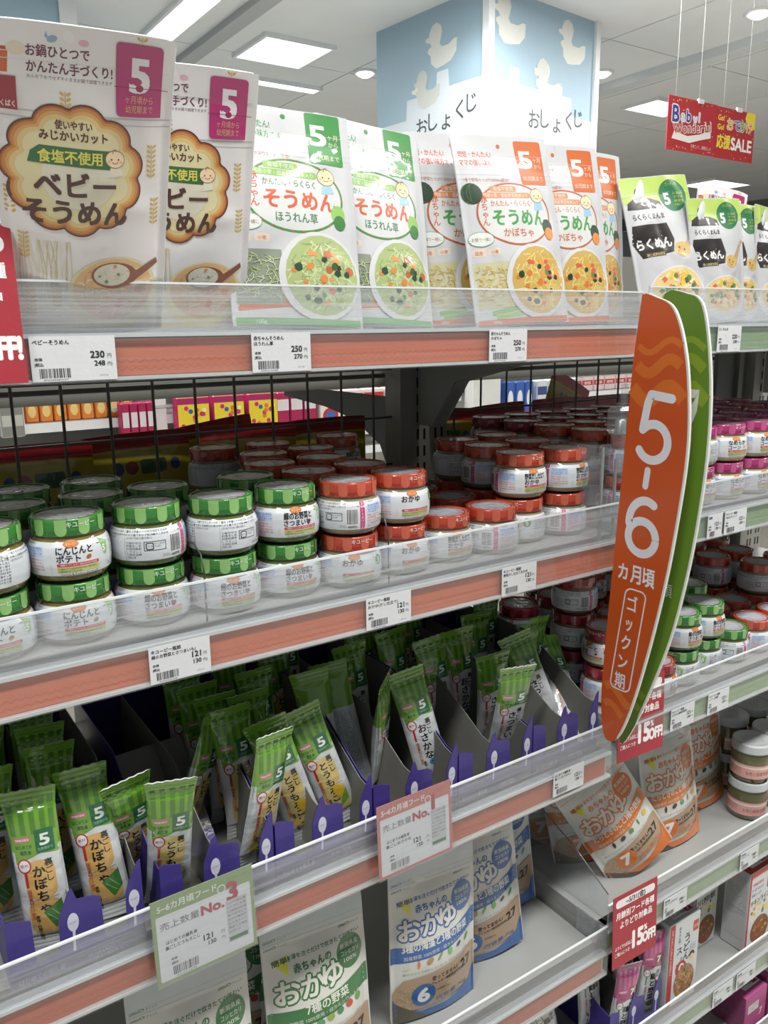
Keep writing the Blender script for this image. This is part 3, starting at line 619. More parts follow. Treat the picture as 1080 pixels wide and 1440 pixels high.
    p.build('lid_skirt_print', lambda x, y, o: ((.0268 + o) * math.cos(x / 26.7 - math.pi / 2), (.0268 + o) * math.sin(x / 26.7 - math.pi / 2), z0 + y * .001), lo, L=3, d=.07, base=.12)
    p = Print('foil'); q = .0237
    for rr_, c in ((23.4, lid2 if kind == 'green' else '#c9a06a'), (22.4, lidc), (20.5, '#b9aab4'), (15.2, '#a9b2ba'), (13.8, '#b8c1c8')): p.ell(0, 0, rr_, rr_, c, 36)
    for i in range(14):
        a = i * 360 / 14; p.text('はくさと野菜のやさしい味わい'[i], 17.6 * math.cos(R(90 - a)), 17.6 * math.sin(R(90 - a)), 3.6, '#9c3450', al='c', rot=-a)
    p.build('lid_top_print', lambda x, y, o: (x * .001, y * .001, z1 - .0014 + o), lo, L=9e9, d=.05, base=.1)
    return r_
GRN = ('#387c34', '#8bbb70', '#2c682c'); RED = ('#b0432c', '#c8614a', '#9c2f24'); MAG = ('#a8326e', '#c2588c', '#8c2458'); MRN = ('#8f2630', '#a8404a', '#742030')
JP = {
    'carrot': jar_proto('green', *GRN, 'にんじんと', 'ポテト', '#9c6428', 'tri', '#7c6a3a', 'x'),
    'sweet': jar_proto('green', *GRN, '緑のお野菜と', 'さつまいも', '#6b2f5a', 'tri', '#5c6436', 'x'),
    'okayu': jar_proto('red', *RED, 'おかゆ', '', '#e0d8c0', 'green', '#8d8468', 'x'),
    'dashi': jar_proto('red', *RED, '野菜だし仕立て', 'おかゆ', '#e0d8c0', 'green', '#8d8468', 'x'),
    'corn': jar_proto('magenta', *MAG, 'なめらか', 'コーン', '#d8b040', 'seven', '#b3a67c', 'x'),
    'maroon': jar_proto('maroon', *MRN, 'レバーと', '野菜', '#8c4a3a', 'seven', '#7c5a3c', 'x')}
USED = {}
ORD = ['first', 'second', 'third', 'fourth', 'fifth', 'sixth', 'seventh', 'eighth', 'ninth', 'tenth', 'eleventh', 'twelfth', 'thirteenth', 'fourteenth']
LIDN = {'carrot': 'green-lidded carrot and potato jar', 'sweet': 'green-lidded sweet potato jar', 'okayu': 'red-lidded rice porridge jar', 'dashi': 'red-lidded vegetable stock porridge jar', 'corn': 'magenta-lidded corn jar', 'maroon': 'dark red-lidded liver jar'}
def put_jar(kind, x, y, z, rot, label, group):
    r_ = (0, 0, R(rot)); loc = (x, y, z)
    if kind not in USED:
        USED[kind] = 1; o = JP[kind]; o.location = loc; o.rotation_euler = r_; tag(o, label, None, group); CH[o.name] = [c for c in bpy.data.objects if c.parent == o]; return o
    return dup(JP[kind], loc, r_, label, group)
JH = .0511
def jar_rows(rows, zd, where, group):
    for ri, row in enumerate(rows):
        for si, (x, y, n, kind, rot) in enumerate(row):
            for k in range(n):
                lev = 'top' if k == n - 1 else ('bottom' if k == 0 else 'middle')
                lb = f"{LIDN[kind]}, {lev if n > 1 else 'single'}, {ORD[si]} from left, {ORD[ri]} row, {where}"
                rr_ = rot[k % 2] if isinstance(rot, tuple) else rot
                put_jar(kind, x, y, zd + k * JH, rr_, lb, group)
zA2 = deck_z(1.228)
F = -12
jar_rows([
    [(.078, .652, 2, 'carrot', (F, -112)), (.140, .656, 2, 'carrot', (F, F - 2)), (.204, .660, 2, 'sweet', (F, 126)), (.2665, .652, 2, 'sweet', (F, 154)), (.331, .658, 2, 'sweet', (F, F)), (.3925, .648, 2, 'okayu', (F - 14, 76)), (.4555, .655, 2, 'okayu', (F, F)), (.518, .662, 1, 'dashi', F), (.578, .656, 1, 'dashi', 52), (.6335, .672, 2, 'dashi', (-80, F - 2)), (.697, .668, 2, 'dashi', (44, 4))],
    [(.110, .716, 2, 'carrot', 40), (.176, .722, 2, 'carrot', 60), (.236, .724, 2, 'sweet', 50), (.322, .722, 2, 'sweet', 88), (.386, .712, 2, 'okayu', 30), (.449, .717, 2, 'okayu', 20), (.516, .728, 1, 'dashi', 30), (.578, .722, 1, 'dashi', 200), (.642, .738, 2, 'dashi', 10), (.705, .735, 2, 'dashi', 80)],
    [(.128, .785, 2, 'carrot', 90), (.194, .79, 2, 'carrot', 88), (.256, .79, 1, 'sweet', 0), (.375, .778, 2, 'okayu', 0), (.44, .782, 2, 'okayu', 100), (.51, .79, 1, 'dashi', 0), (.572, .785, 1, 'dashi', 60), (.648, .802, 2, 'dashi', 120), (.712, .80, 2, 'dashi', 20)],
    [(.07, .86, 1, 'carrot', 0), (.30, .86, 1, 'okayu', 0), (.40, .845, 2, 'okayu', 50), (.465, .85, 2, 'okayu', 140), (.57, .85, 1, 'dashi', 10)],
    [(.372, .925, 2, 'dashi', 160), (.44, .915, 2, 'okayu', 0), (.548, .93, 2, 'dashi', 10)],
], zA2, 'second left shelf', 'baby food jars on the second left shelf')
zB2 = deck_z(1.236)
rows = []
for r in range(5):
    rows.append([(.80 + i * .0625 + (r % 2) * .004, .655 + r * .064, 2, ('maroon' if r >= 3 and i < 5 else 'corn' if (r < 2 or (i + r) % 3) else 'dashi') if i > 0 or r > 2 else 'okayu', (-12, [-10, -20, -85, -25, -14, -12, 3, -40, -20, 0][(i + r) % 10])) for i in range(9)])
jar_rows(rows, zB2, 'second right shelf', 'baby food jars on the second right shelf')
zB3 = deck_z(.988)
jar_rows([
    [(.79, .668, 2, 'maroon', (-30, -100)), (.852, .64, 1, 'maroon', 10), (.914, .650, 2, 'sweet', (-100, -12)), (.976, .658, 2, 'sweet', (-100, -8)), (1.040, .658, 1, 'sweet', 80), (1.102, .66, 1, 'dashi', 20), (1.165, .66, 1, 'dashi', 30), (1.228, .66, 1, 'dashi', 30)],
    [(.80, .735, 3, 'maroon', 80), (.87, .72, 1, 'maroon', 0), (.935, .722, 1, 'sweet', 0), (1.03, .722, 2, 'sweet', 20), (1.095, .723, 1, 'dashi', 40), (1.155, .726, 1, 'dashi', 0), (1.215, .724, 2, 'dashi', 88), (1.28, .724, 2, 'dashi', 10)],
    [(.76, .80, 2, 'maroon', 20), (.83, .80, 2, 'maroon', 80), (.95, .79, 1, 'dashi', 0), (1.06, .79, 1, 'dashi', 0), (1.125, .79, 1, 'dashi', 30), (1.19, .79, 2, 'dashi', 60), (1.255, .79, 2, 'dashi', 60)],
    [(.90, .86, 2, 'dashi', 0), (.965, .86, 2, 'maroon', 0), (1.03, .86, 2, 'dashi', 50), (1.095, .86, 2, 'maroon', 0), (1.16, .86, 2, 'dashi', 0), (1.225, .86, 2, 'dashi', 0), (1.29, .86, 2, 'dashi', 0)],
    [(.93, .925, 3, 'maroon', 0), (.995, .925, 3, 'maroon', 0), (1.06, .925, 3, 'dashi', 50), (1.125, .925, 3, 'maroon', 0), (1.19, .925, 3, 'dashi', 0), (1.255, .925, 3, 'maroon', 0), (1.32, .925, 3, 'maroon', 0)],
], zB3, 'third right shelf', 'baby food jars on the third right shelf')
# glass jars with silver lids, fourth right shelf
def glass_jar():
    r_ = empty('glass_food_jar', (0, 0, 0), None, 'x', 'jar', 'silver-lidded glass jars')
    MB().lathe([(.0005, .0005), (.026, .0005), (.029, .003), (.029, .044), (.0265, .049), (.0255, .052)], M('#5c5b3a', 'glass'), 36).build('glass', r_)
    p = Print('label'); p.rect(-60, 9, 120, 22, '#d9a29a'); p.rect(-60, 25, 120, 3, '#e6d9d2'); p.text('お肉と緑黄色野菜', -20, 15, 7, '#6f4a40', w=40); p.lines(24, 22, 28, 4, 2.2, 3, '#7a5a50', 3); p.lines(-56, 22, 28, 4, 2.2, 3, '#7a5a50', 4)
    p.build('paper_label', lambda x, y, o: ((.029 + o) * math.cos(x / 29 - math.pi / 2), (.029 + o) * math.sin(x / 29 - math.pi / 2), y * .001), r_, L=3.5)
    lo = MB().lathe([(.028, .0495), (.0296, .049), (.0298, .0515), (.0292, .053), (.0294, .061), (.0284, .0632), (.025, .0635), (.024, .0625), (.0005, .0625)], M('#b9bdbf', 'metal', 0, .35), 40).build('lid', r_)
    p = Print('paper')
    for k in range(5): p.text('ふたの中央がへこんでいるものをお選びください'[k * 2:k * 2 + 11], -16, 10 - k * 5, 3, '#6f7374', w=32)
    p.build('lid_text', lambda x, y, o: (x * .001, y * .001, .0625 + o), lo, L=9e9, d=.05, base=.1); return r_
GJ = glass_jar(); CH[GJ.name] = None; CH.pop(GJ.name)
zB4 = deck_z(.703); i0 = 0
for (x, y, n, rt, lb) in ((1.128, .655, 2, -30, 'front stack nearest the pouches'), (1.190, .660, 2, -30, 'second front stack'), (1.252, .665, 2, -30, 'third front stack'), (1.180, .728, 2, 50, 'second row left stack'), (1.242, .73, 2, 30, 'second row middle stack'), (1.304, .73, 2, 10, 'second row right stack'), (1.175, .792, 2, 10, 'back row left stack'), (1.237, .792, 2, 10, 'back row right stack')):
    for k in range(n):
        lab = f"silver-lidded glass jar with pink label, {('only jar' if n == 1 else ['bottom', 'top'][k])} of the {lb}"
        if i0 == 0: GJ.location = (x, y, zB4); GJ.rotation_euler = (0, 0, R(rt)); GJ['label'] = lab; i0 = 1
        else: dup(GJ, (x, y, zB4 + k * .0638), (0, 0, R(rt)), lab)

# ================================================================== POUCHES
def pouch_surface(w, h, bulge, seal=6, top=24, curl=0.0, bend=0.0, seed=0, gusset=.55, crease=.5, topw=0.0):
    """front face of a stand-up pouch, millimetres in, metres out; x from 0..w, y from 0..h"""
    q = random.Random(seed); cr = []
    for _ in range(9):
        a = q.uniform(0, math.pi); cr.append((q.uniform(.1, .9) * w, q.uniform(.3, .95) * h, math.cos(a), math.sin(a), q.uniform(12, 30), q.uniform(-1, 1) * crease * 1.4, q.uniform(5.5, 8.5)))
    def prof(y):
        t = y / h; lim = 1 - top / h
        if t >= lim: return 0.0
        s = t / lim
        return (gusset + (1 - gusset) * math.sin(min(1, s / .4) * math.pi / 2)) * (1 - max(0, (s - .4) / .6) ** 1.7)
    def f(x, y, o, side=-1):
        m = min(x, w - x); e = max(0.0, min(1.0, (m - seal) / (w / 2 - seal))); b = bulge * prof(y) * math.sin(e * math.pi / 2) ** .8
        z = 0.0
        for cx, cy, ca, sa, ln, am, sg in cr:
            d = (x - cx) * sa - (y - cy) * ca; l = (x - cx) * ca + (y - cy) * sa
            if abs(d) < sg * 3: z += am * math.exp(-(d / sg) ** 2) * math.exp(-(l / ln) ** 2)
        b += z * min(1, e * 5 + .2)
        n = noise.noise(Vector((x * .03, y * .03, seed))) * .9
        u = (x - w / 2) / (w / 2); ty = max(0, y / h - .55) / .45
        Y = side * (b + .35) + n + curl * ty * ty + bend * u * u * (0.3 + y / h) + side * o * 1000
        X = (x - w / 2) * (1 + topw * (y / h)); Z = y - abs(u) ** 3 * 2.0 * ty * (1 if y > h * .8 else 0)
        return (X * .001, Y * .001, Z * .001)
    return f
def pouch_body(w, h, f, film, name='film_bag', parent=None):
    mb = MB(); nx, ny = int(w / 3.2), int(h / 4); V = []; F_ = []; R_ = 5.0
    for side in (-1, 1):
        for j in range(ny + 1):
            y = h * j / ny; ins = 0.0
            if y > h - R_: ins = R_ - math.sqrt(max(0, R_ ** 2 - (y - h + R_) ** 2))
            if y < R_: ins = R_ - math.sqrt(max(0, R_ ** 2 - (R_ - y) ** 2))
            for i in range(nx + 1): V.append(f(ins + (w - 2 * ins) * i / nx, y, 0, side))
    n = (nx + 1) * (ny + 1)
    for j in range(ny):
        for i in range(nx):
            a = j * (nx + 1) + i; F_.append((a, a + 1, a + nx + 2, a + nx + 1)); F_.append((n + a, n + a + nx + 1, n + a + nx + 2, n + a + 1))
    E_ = [i for i in range(nx + 1)] + [(j + 1) * (nx + 1) - 1 for j in range(1, ny + 1)] + [ny * (nx + 1) + i for i in range(nx - 1, -1, -1)] + [j * (nx + 1) for j in range(ny - 1, 0, -1)]
    for k in range(len(E_)): a, b = E_[k], E_[(k + 1) % len(E_)]; F_.append((a, n + a, n + b, b))
    mb.add(V, F_, film, True); return mb.build(name, parent)
def pouch(name, w, h, bulge, film, design, label, cat='pouch', group=None, **kw):
    r_ = empty(name, (0, 0, 0), None, label, cat, group); f = pouch_surface(w, h, bulge, **kw); pouch_body(w, h, f, M(film, 'film'), 'film_bag', r_)
    p = Print('film'); design(p, w, h); p.build('printed_design', f, r_, L=4.0, d=.07, base=.45)
    z = MB(); zy = h - kw.get('top', 24) + 2; vs = []
    for i in range(21):
        x = 4 + (w - 8) * i / 20
        for dy, do in ((-.8, .0001), (0, .0007), (.8, .0001)): vs.append(f(x, zy + dy, do))
    z.add(vs, [(3 * i + k, 3 * i + 3 + k, 3 * i + 4 + k, 3 * i + 1 + k) for i in range(20) for k in (0, 1)], M(film, 'film'), True); z.build('zip_ridge', r_)
    return r_
def wheat(p, x, y, n, s=1.0):
    p.line([(x, y), (x, y + n * 3.2 * s)], .5 * s, '#c7a860')
    for i in range(n): p.ell(x - 1.8 * s, y + 2 + i * 3.2 * s, 1.7 * s, .9 * s, '#d9b458', 8, -40); p.ell(x + 1.8 * s, y + 2 + i * 3.2 * s, 1.7 * s, .9 * s, '#d9b458', 8, 40)
def d_bag(p, w, h):
    p.rect(.5, .5, w - 1, h - 1, '#efedee')
    p.rect(3, 3, w - 6, 28, '#e8e3d2'); p.rect(1.5, 156, w - 3, 1, '#c3c4c8'); p.rect(1.5, 152, w - 3, .7, '#c3c4c8')
    # visible noodles, lower left
    q = random.Random(5)
    for i in range(34): x = 5 + i * 1.05; p.line([(x, 30), (x + q.uniform(-3, 3), 50), (x + q.uniform(-2, 2), 74)], .5, q.choice(('#e8e0c4', '#cfc39c', '#f0ead6')), layer=3)
    for (x, y, n) in ((6, 90, 6), (12, 60, 6), (14, 16, 7), (95, 85, 6), (92, 118, 7), (84, 203, 1), (40, 160, 3), (30, 24, 5)): wheat(p, x, y, n)
    # scalloped cloud
    cx, cy, rx, ry = 44, 121, 39, 39
    def cloud(gx, col):
        P = []
        for i in range(120):
            a = 2 * math.pi * i / 120; l = abs(math.sin(a * 5.5 + .4)); r_ = .90 + .12 * l ** .7; P.append((cx + (rx * r_ + gx) * math.cos(a), cy + (ry * r_ + gx) * math.sin(a)))
        p.poly(P, col)
    for g, c in ((3.2, '#5a2a20'), (2.0, '#b5622e'), (.9, '#d08a44'), (-1, '#dcA860'.lower()), (-3, '#e3c98a'), (-6, '#e6dcae')): cloud(g, c)
    p.ell(cx + 2, cy - 4, 22, 20, '#e4e0cc', 30)
    p.text('使いやすい', 44, 148, 6, '#5a2a24', w=21, al='c', bold=.03); p.text('みじかいカット', 44, 141, 6.8, '#5a2a24', w=39, al='c', bold=.035)
    p.poly([(17, 126), (65, 124), (65, 136), (24, 137), (19, 133)], '#2e6b3a'); p.text('食塩不使用', 23, 127.4, 8.6, '#e4dc62', w=37, bold=.03); p.baby(68, 131, 6.2, '#e9e2d0')
    p.text('ベビー', 20, 106, 18, '#4a201c', w=48, bold=.04); p.text('そうめん', 13, 88, 18, '#4a201c', w=62, bold=.04)
    p.rr(69, 158, 28, 44, 2.5, '#b52a72'); p.rect(83, 158, 14, 5, '#b52a72')
    p.text('5', 83, 174, 28, '#eceaf0', al='c', bold=.045); p.text('ヶ月頃から', 83, 167, 5.2, '#dbb27e', w=17, al='c'); p.text('幼児期まで', 83, 161, 5.2, '#dbb27e', w=17, al='c')
    p.ell(83, 176, 2.4, 2.2, '#a02058'); p.line([(68, 176), (101, 176)], .4, '#8c2048')
    p.text('お鍋ひとつで', 20, 189, 7.4, '#6a2448', w=34, bold=.025); p.text('かんたん手づくり!', 20, 180, 7.6, '#6a2448', w=47, bold=.025); p.text('めんを下ゆでせずそのままお鍋で調理できます', 20, 176, 2.6, '#6a3450', w=47)
    p.ell(43, 201, 3.0, 3.2, '#f4f4f2', 16); p.ell(34, 199, 3, 2, '#8fb4cc', 12, 20); p.poly([(30, 200), (32.5, 198), (31, 203)], '#8fb4cc'); p.ell(51, 198.5, 3, 2, '#e6b8c4', 12)
    p.poly([(-0 + 2, 178), (10, 178), (11, 190), (2, 190)], '#d0622e'); p.rect(1.5, 190.5, 10, 2, '#b84a22'); p.ell(15, 192, 5, 4, '#e8dcc8', 12)
    p.rect(1, 156, 13, 20, '#9c2436'); p.text('はくばく', 7.5, 158, 4, '#ecdcd8', w=10.5, al='c', bold=.03)
    for a in range(0, 180, 36): p.line([(7.5 + 3.6 * math.cos(R(a)), 168 + 3.6 * math.sin(R(a))), (7.5 - 3.6 * math.cos(R(a)), 168 - 3.6 * math.sin(R(a)))], .7, '#ecdcd8', layer=4)
    # bowl with noodles and spoon
    p.ell(68, 34, 32, 29, '#e9dfae', 36); p.food(68, 38, 28, 24, '#e6bb86', ['#f0ddb0', '#e0bf88', '#f4e8c8', '#e2a070'], ['#d8742c', '#6fa04a', '#e2813a'], 90, 8, 3)
    p.ell(68, 49, 16, 10, '#8a4a30', 24, -4); p.poly([(80, 50), (98, 60), (99, 56), (83, 45)], '#8a4a30'); p.food(66, 50, 12.5, 8.5, '#dcd8c8', ['#f0eee4', '#cfc9b4'], ['#e0853a', '#4f9440'], 36, 4, 4)
    p.rect(22, 4, 60, 5, '#e2d49c')
def d_somen(main, ring, tagc, veg, bowl, strands, chunks, sub, tcol):
    def d(p, w, h):
        p.rect(.5, .5, w - 1, h - 1, '#c9cbcd'); p.rect(1.5, 160, w - 3, 1.0, '#bfc3c6'); p.rect(1.5, 155, w - 3, .8, '#bfc3c6'); p.rect(1.5, 150.6, w - 3, .6, '#c6cacc')
        p.text('時短・かんたん!', 7, 180, 7.4, ring, w=40, bold=.02); p.text('ママの強い味方です', 7, 171, 7.4, ring, w=50, bold=.02)
        p.text('1食で野菜たっぷり5000mg配合!', 8, 153, 4.4, '#b8724c', w=54)
        p.rr(w - 40, 150, 32, 49, 2, tagc); p.text('5', w - 37, 169, 27, '#e9ece8', bold=.035, w=15); p.text('ヶ月', w - 20, 176, 6, '#e6d8c0', w=9); p.text('から', w - 20, 169, 6, '#e6d8c0', w=9); p.text('幼児期まで', w - 24, 155, 5.8, '#e6d8c0', w=26, al='c')
        p.ell(w - 60, 192, 2.4, 2.4, tagc)
        p.ell(62, 118, 46, 34, ring, 44); p.ell(62, 118, 44, 32, '#d2d4d2', 44)
        for a in range(0, 360, 12): p.ell(62 + 45 * math.cos(R(a)), 118 + 33 * math.sin(R(a)), .9, .9, main, 6)
        p.rr(36, 142, 32, 6, 2, veg); p.text('食塩不使用', 52, 143.2, 4.8, '#e4e6d8', w=24, al='c'); p.rr(24, 135, 60, 6, 2, veg); p.text('国産小麦・国産野菜粉末入り', 54, 136.2, 4.6, '#e4e6d8', w=54, al='c')
        p.text('かんたん・らくらく', 34, 126.5, 7.4, tcol, w=48, bold=.015); p.text('そうめん', 34, 107, 19, main, w=66, bold=.035); p.vtext('赤ちゃん', 26, 138, 8.6, '#d0603c', step=.95, bold=.015); p.text(sub, 62, 94, 10, tcol, w=38, al='c', bold=.02)
        p.baby(93, 138, 8.5); p.ell(102, 104, 7, 9, veg if sub != 'かぼちゃ' else '#26402a', 14); p.ell(103, 97, 6, 7, '#3c7a3c' if sub != 'かぼちゃ' else '#d98a3a', 12)
        if sub == 'かぼちゃ':
            p.ell(14, 140, 12, 11, '#27402c', 16)
            for a in (-6, 0, 6): p.arc(14 + a * .4, 140, abs(a) + 2, 10, 100, 260, .7, '#4b6a4a', 10)
            p.rect(20, 12, 46, 5, '#7fb24a', 8); p.rect(24, 8, 40, 4, '#93c458', 6)
        else: p.rect(6, 14, 46, 6, '#c8622c', 5); p.rect(8, 20, 40, 4, '#d87a38', 6)
        p.ell(17, 92, 14, 8, '#7aa08a', 20); p.ell(17, 92, 13.3, 7.3, '#dfe2dc', 20); p.text('お鍋で一緒に', 7, 90, 4.4, '#8a6a50', w=21); p.rr(6, 74, 14, 8, 2, '#e8cdb8'); p.rr(23, 75, 13, 7, 2, '#e6d0c0'); p.text('国産', 13, 76, 4.4, '#b86a44', al='c'); p.text('小麦', 29.5, 76.6, 4, '#b86a44', al='c')
        q = random.Random(2); p.rect(5, 20, 40, 48, '#c9c6a4' if sub == 'かぼちゃ' else '#8c9484')
        for i in range(80): x = q.uniform(8, 42); y = q.uniform(24, 62); a = q.uniform(0, 3.14); p.line([(x - 3 * math.cos(a), y - 4 * math.sin(a)), (x + 2, y), (x + 3 * math.cos(a), y + 4 * math.sin(a))], .6, q.choice(strands), layer=12 + i % 2)
        p.ell(w - 40, 46, 39, 40, '#d4d6d6', 36); p.food(w - 38, 47, 35, 36, bowl, strands, chunks, 150, 30, 8)
        p.rect(3, 2, w - 6, 6, tagc if sub == 'かぼちゃ' else '#5aa04c'); p.text('100g', 20, 3, 5, '#e8ece4')
    return d
d_green = d_somen('#cf5a36', '#3f8f3e', '#338a3c', '#8fbf62', '#a9b87c', ['#b8c68c', '#8fa866', '#ccd6a6'], ['#d88a48', '#2f4a34', '#3c6a3c', '#e09a5a', '#c46a40'], 'ほうれん草', '#4a7a56')
d_orange = d_somen('#46984a', '#c8553a', '#c9621f', '#d88a5c', '#c9a95a', ['#d8c06a', '#e6d48c', '#caa84c'], ['#d9772c', '#26382c', '#5f8c44', '#d85c40', '#e69a4c'], 'かぼちゃ', '#c8673c')
def d_rice(p, w, h):
    p.rect(.5, .5, w - 1, h - 1, '#c4c6c8'); p.rect(1, h - 34, w - 2, 33, '#b4cf62'); p.rect(1, h - 26, w - 2, 1, '#a0bc54')
    p.ell(30, h - 20, 6, 6, '#2a2422', 14); p.poly([(6, h - 42), (62, h - 42), (60, h - 33), (48, h - 28), (20, h - 27), (8, h - 33)], '#2a2422')
    p.text('らくらくまんま', 12, h - 55, 8.5, '#2c2826', w=48, bold=.035)
    p.poly([(8, h - 62), (60, h - 62), (66, h - 84), (60, h - 100), (14, h - 104), (4, h - 84)], '#2a2422'); p.text('らくめん', 10, h - 92, 15, '#e2e0da', w=50, bold=.04); p.rr(18, h - 103, 30, 6, 2, '#3c3430'); p.text('鶏と緑黄色野菜', 33, h - 102, 4.4, '#e4d08c', w=26, al='c')
    p.ell(w - 26, h - 27, 20, 21, '#2c7448', 30); p.text('ゴックン期', w - 26, h - 14, 4.6, '#c4c24c', w=17, al='c'); p.text('5', w - 40, h - 38, 21, '#e3e8e2', bold=.045); p.lines(w - 26, h - 26, 15, 4, 3.6, 5, '#c4c24c', 3)
    p.poly([(w - 38, h - 100), (w - 22, h - 88), (w - 4, h - 64), (w - 1, h - 68), (w - 18, h - 98), (w - 30, h - 108)], '#b39a7c'); p.food(w - 32, h - 98, 14, 10, '#c8a85a', ['#d8bc6c', '#e6d49a'], ['#3c6030', '#d8803c'], 20, 6, 4)
    p.ell(w / 2 + 6, 38, 46, 34, '#d8dadd', 36); p.food(w / 2 + 6, 44, 41, 26, '#e0c888', ['#ead8a6', '#f0e4c0'], ['#e0703c', '#e6c23c', '#5a8a44', '#e2907c', '#456a3a', '#f0dca0'], 50, 70, 6)
def d_okayu(c, dark, title, sub, icons, num):
    def d(p, w, h):
        p.rect(.5, .5, w - 1, h - 1, '#cfcfc8'); p.rect(1, h - 26, w - 2, 25, '#bfc6c9'); p.rect(1.5, h - 27, w - 3, .8, '#a8afb2'); p.rect(1.5, h - 21, w - 3, .6, '#a8afb2')
        for x, y in ((6, h - 24), (6, h - 32), (w - 28, h - 34)): p.ell(x + 8, y + 1.6, 2.6, 1.4, c, 12); p.ell(x + 8, y + 1.6, 1.7, .8, '#cfcfc8', 10); p.text('チャック', x + 12, y, 3.2, c, w=10); p.text('OPEN', x - 3, y, 3.4, c, w=8, bold=.03)
        p.text('お湯を注ぐだけで炊きたての味わい', 26, h - 48, 5.6, c, w=84, bold=.025, rot=2)
        p.poly([(10, h - 48), (27, h - 42), (26, h - 64)], '#d4d22c'); p.text('簡単!', 10, h - 51, 7, dark, w=19, bold=.04, rot=6)
        p.text('赤ちゃんの', 32, h - 62, 10, c, w=42, bold=.045, rot=3)
        for i, (ch, x, y, s) in enumerate((('お', 11, h - 92, 29), ('か', 38, h - 90, 28), ('ゆ', 62, h - 87, 29))): p.text(ch, x, y, s, c, bold=.105, res=3)
        for i, (ch, x, y, s) in enumerate((('お', 11, h - 92, 29), ('か', 38, h - 90, 28), ('ゆ', 62, h - 87, 29))): p.text(ch, x, y, s, '#dedbd2', bold=.035, res=3)
        p.ell(w - 21, h - 62, 16, 18, c, 26)
        for t_, y in (('新潟県産', h - 57), ('コシヒカリ', h - 64.5), ('100%', h - 72)): p.text(t_, w - 21, y, 6, '#d3dccf', w=22 if '1' not in t_ else 16, al='c', bold=.01)
        p.poly([(1, h - 122), (1, h - 101), (w * .3, h - 100.5), (w * .7, h - 94), (w - 1, h - 84), (w - 1, h - 106), (w * .6, h - 117)], c)
        p.text(title, 14 if len(title) > 6 else 40, h - 108, 12, '#dcdcd2', w=(88 if len(title) > 6 else 50), bold=.02, rot=3.5); p.text('国産野菜 100%使用・緑カルシウム入り', 16, h - 118, 5.2, '#cdd4c4', w=88, rot=4.5)
        for i, (ic, a, b) in enumerate(icons): x = 18 + i * (w - 34) / (len(icons) - 1); p.ell(x, h - 126 + i * 1.6, a, b, ic, 12, 35 * (i % 3 - 1), layer=12)
        p.text('卵 にんじん かぼちゃ さつまいも ブロッコリー トマト', 14, h - 137, 2.8, '#4a4a44', w=90, rot=4)
        # window with the dry rice inside
        p.poly([(2, 14), (w - 2, 20), (w - 2, h - 130), (w * .5, h - 137), (14, h - 143), (8, h - 150), (2, h - 158)], '#a98f74')
        q = random.Random(4)
        for i in range(120): x = q.uniform(5, w * .34); y = q.uniform(16, 48) ; p.ell(x, y, 1.0, .5, q.choice(('#b8a078', '#9c8258', '#cbb48c', '#8c6c40')), 6, q.uniform(0, 180), layer=16)
        for i in range(50): x = q.uniform(w * .34, w - 6); y = q.uniform(18, 44); p.ell(x, y, .9, .5, q.choice(('#b39a7c', '#9f8466')), 6, q.uniform(0, 180), layer=16)
        p.text('使ってません!', 48, h - 150, 7, '#2d2724', w=36, bold=.035, rot=3); p.text('アレルギー特定原材料等', 48, h - 156, 4.6, '#2d2724', w=42, bold=.02, rot=3)
        p.text('27', w - 26, h - 154, 17, '#231f1e', w=17, bold=.04, rot=5)
        p.ell(38, 34, 15, 15, c, 28); p.text(num, 38, 25.5, 25, '#e3e3e0', al='c', bold=.055, w=13); p.text('カ月頃から', 55, 34, 4, dark, w=17); p.text('内容量:70g', 55, 20, 7, c, w=46, rot=4)
        p.poly([(2, 2), (w - 2, 2), (w - 2, 40), (w * .9, 22), (w * .6, 12), (w * .3, 12), (8, 22), (2, 34)], c); p.poly([(2, 2), (w * .4, 2), (w * .26, 12), (10, 24), (2, 30)], '#4a4438')
    return d
d_okg = d_okayu('#2c6e38', '#27502a', '7種の野菜', '', [('#c9c6bc', 3, 4.4), ('#d87a34', 1.6, 5), ('#d8b23c', 4.6, 4), ('#4c8a58', 5, 4), ('#86a83e', 4.4, 4), ('#3c7a4c', 4, 4), ('#b8362c', 4.6, 4), ('#5a9a34', 3.6, 4.6)], '6')
d_okb = d_okayu('#2a5c9c', '#20406a', '3種の海藻と3種の野菜', '', [('#c9c6bc', 3, 4.4), ('#d87a34', 1.8, 5), ('#a88848', 5, 3.4), ('#6a9a3c', 1.4, 6), ('#6fae58', 3.2, 5), ('#3a3a34', 4, 2), ('#3f8a4c', 2, 5)], '6')
d_oko = d_okayu('#d0702a', '#a8501c', 'たらときのこと3種の野菜', '', [('#c9c6bc', 3, 4.4), ('#34302c', 2.0, 5), ('#3a3632', 4.6, 3.6), ('#4c8a58', 4.4, 4), ('#4c7a3c', 1.2, 5), ('#d8b83c', 4, 4)], '7')
GA = 'pouches on the top left shelf'
zA1 = deck_z(1.465) + .001
BAG = pouch('noodle_bag', 105, 208, 9, '#e6e6e8', d_bag, 'large white noodle bag with pink 5 tag, front one at the left edge', 'bag', 'large white noodle bags', curl=-5, bend=3, seed=3, crease=.8, topw=.04)
BAG.location = (.162, .624, zA1); BAG.rotation_euler = pose(-3, -27, -1.7); BAG.scale = (1, 1, .945)
dup(BAG, (.249, .669, zA1), pose(-7, -21, -1), 'large white noodle bag with pink 5 tag, tucked behind the front one')
GS = pouch('noodle_pouch', 120, 200, 9, '#c6c9cb', d_green, 'spinach noodle pouch with green tag, right beside the large white bags', 'pouch', 'green spinach noodle pouches', curl=3, bend=-3, seed=11, crease=1.0)
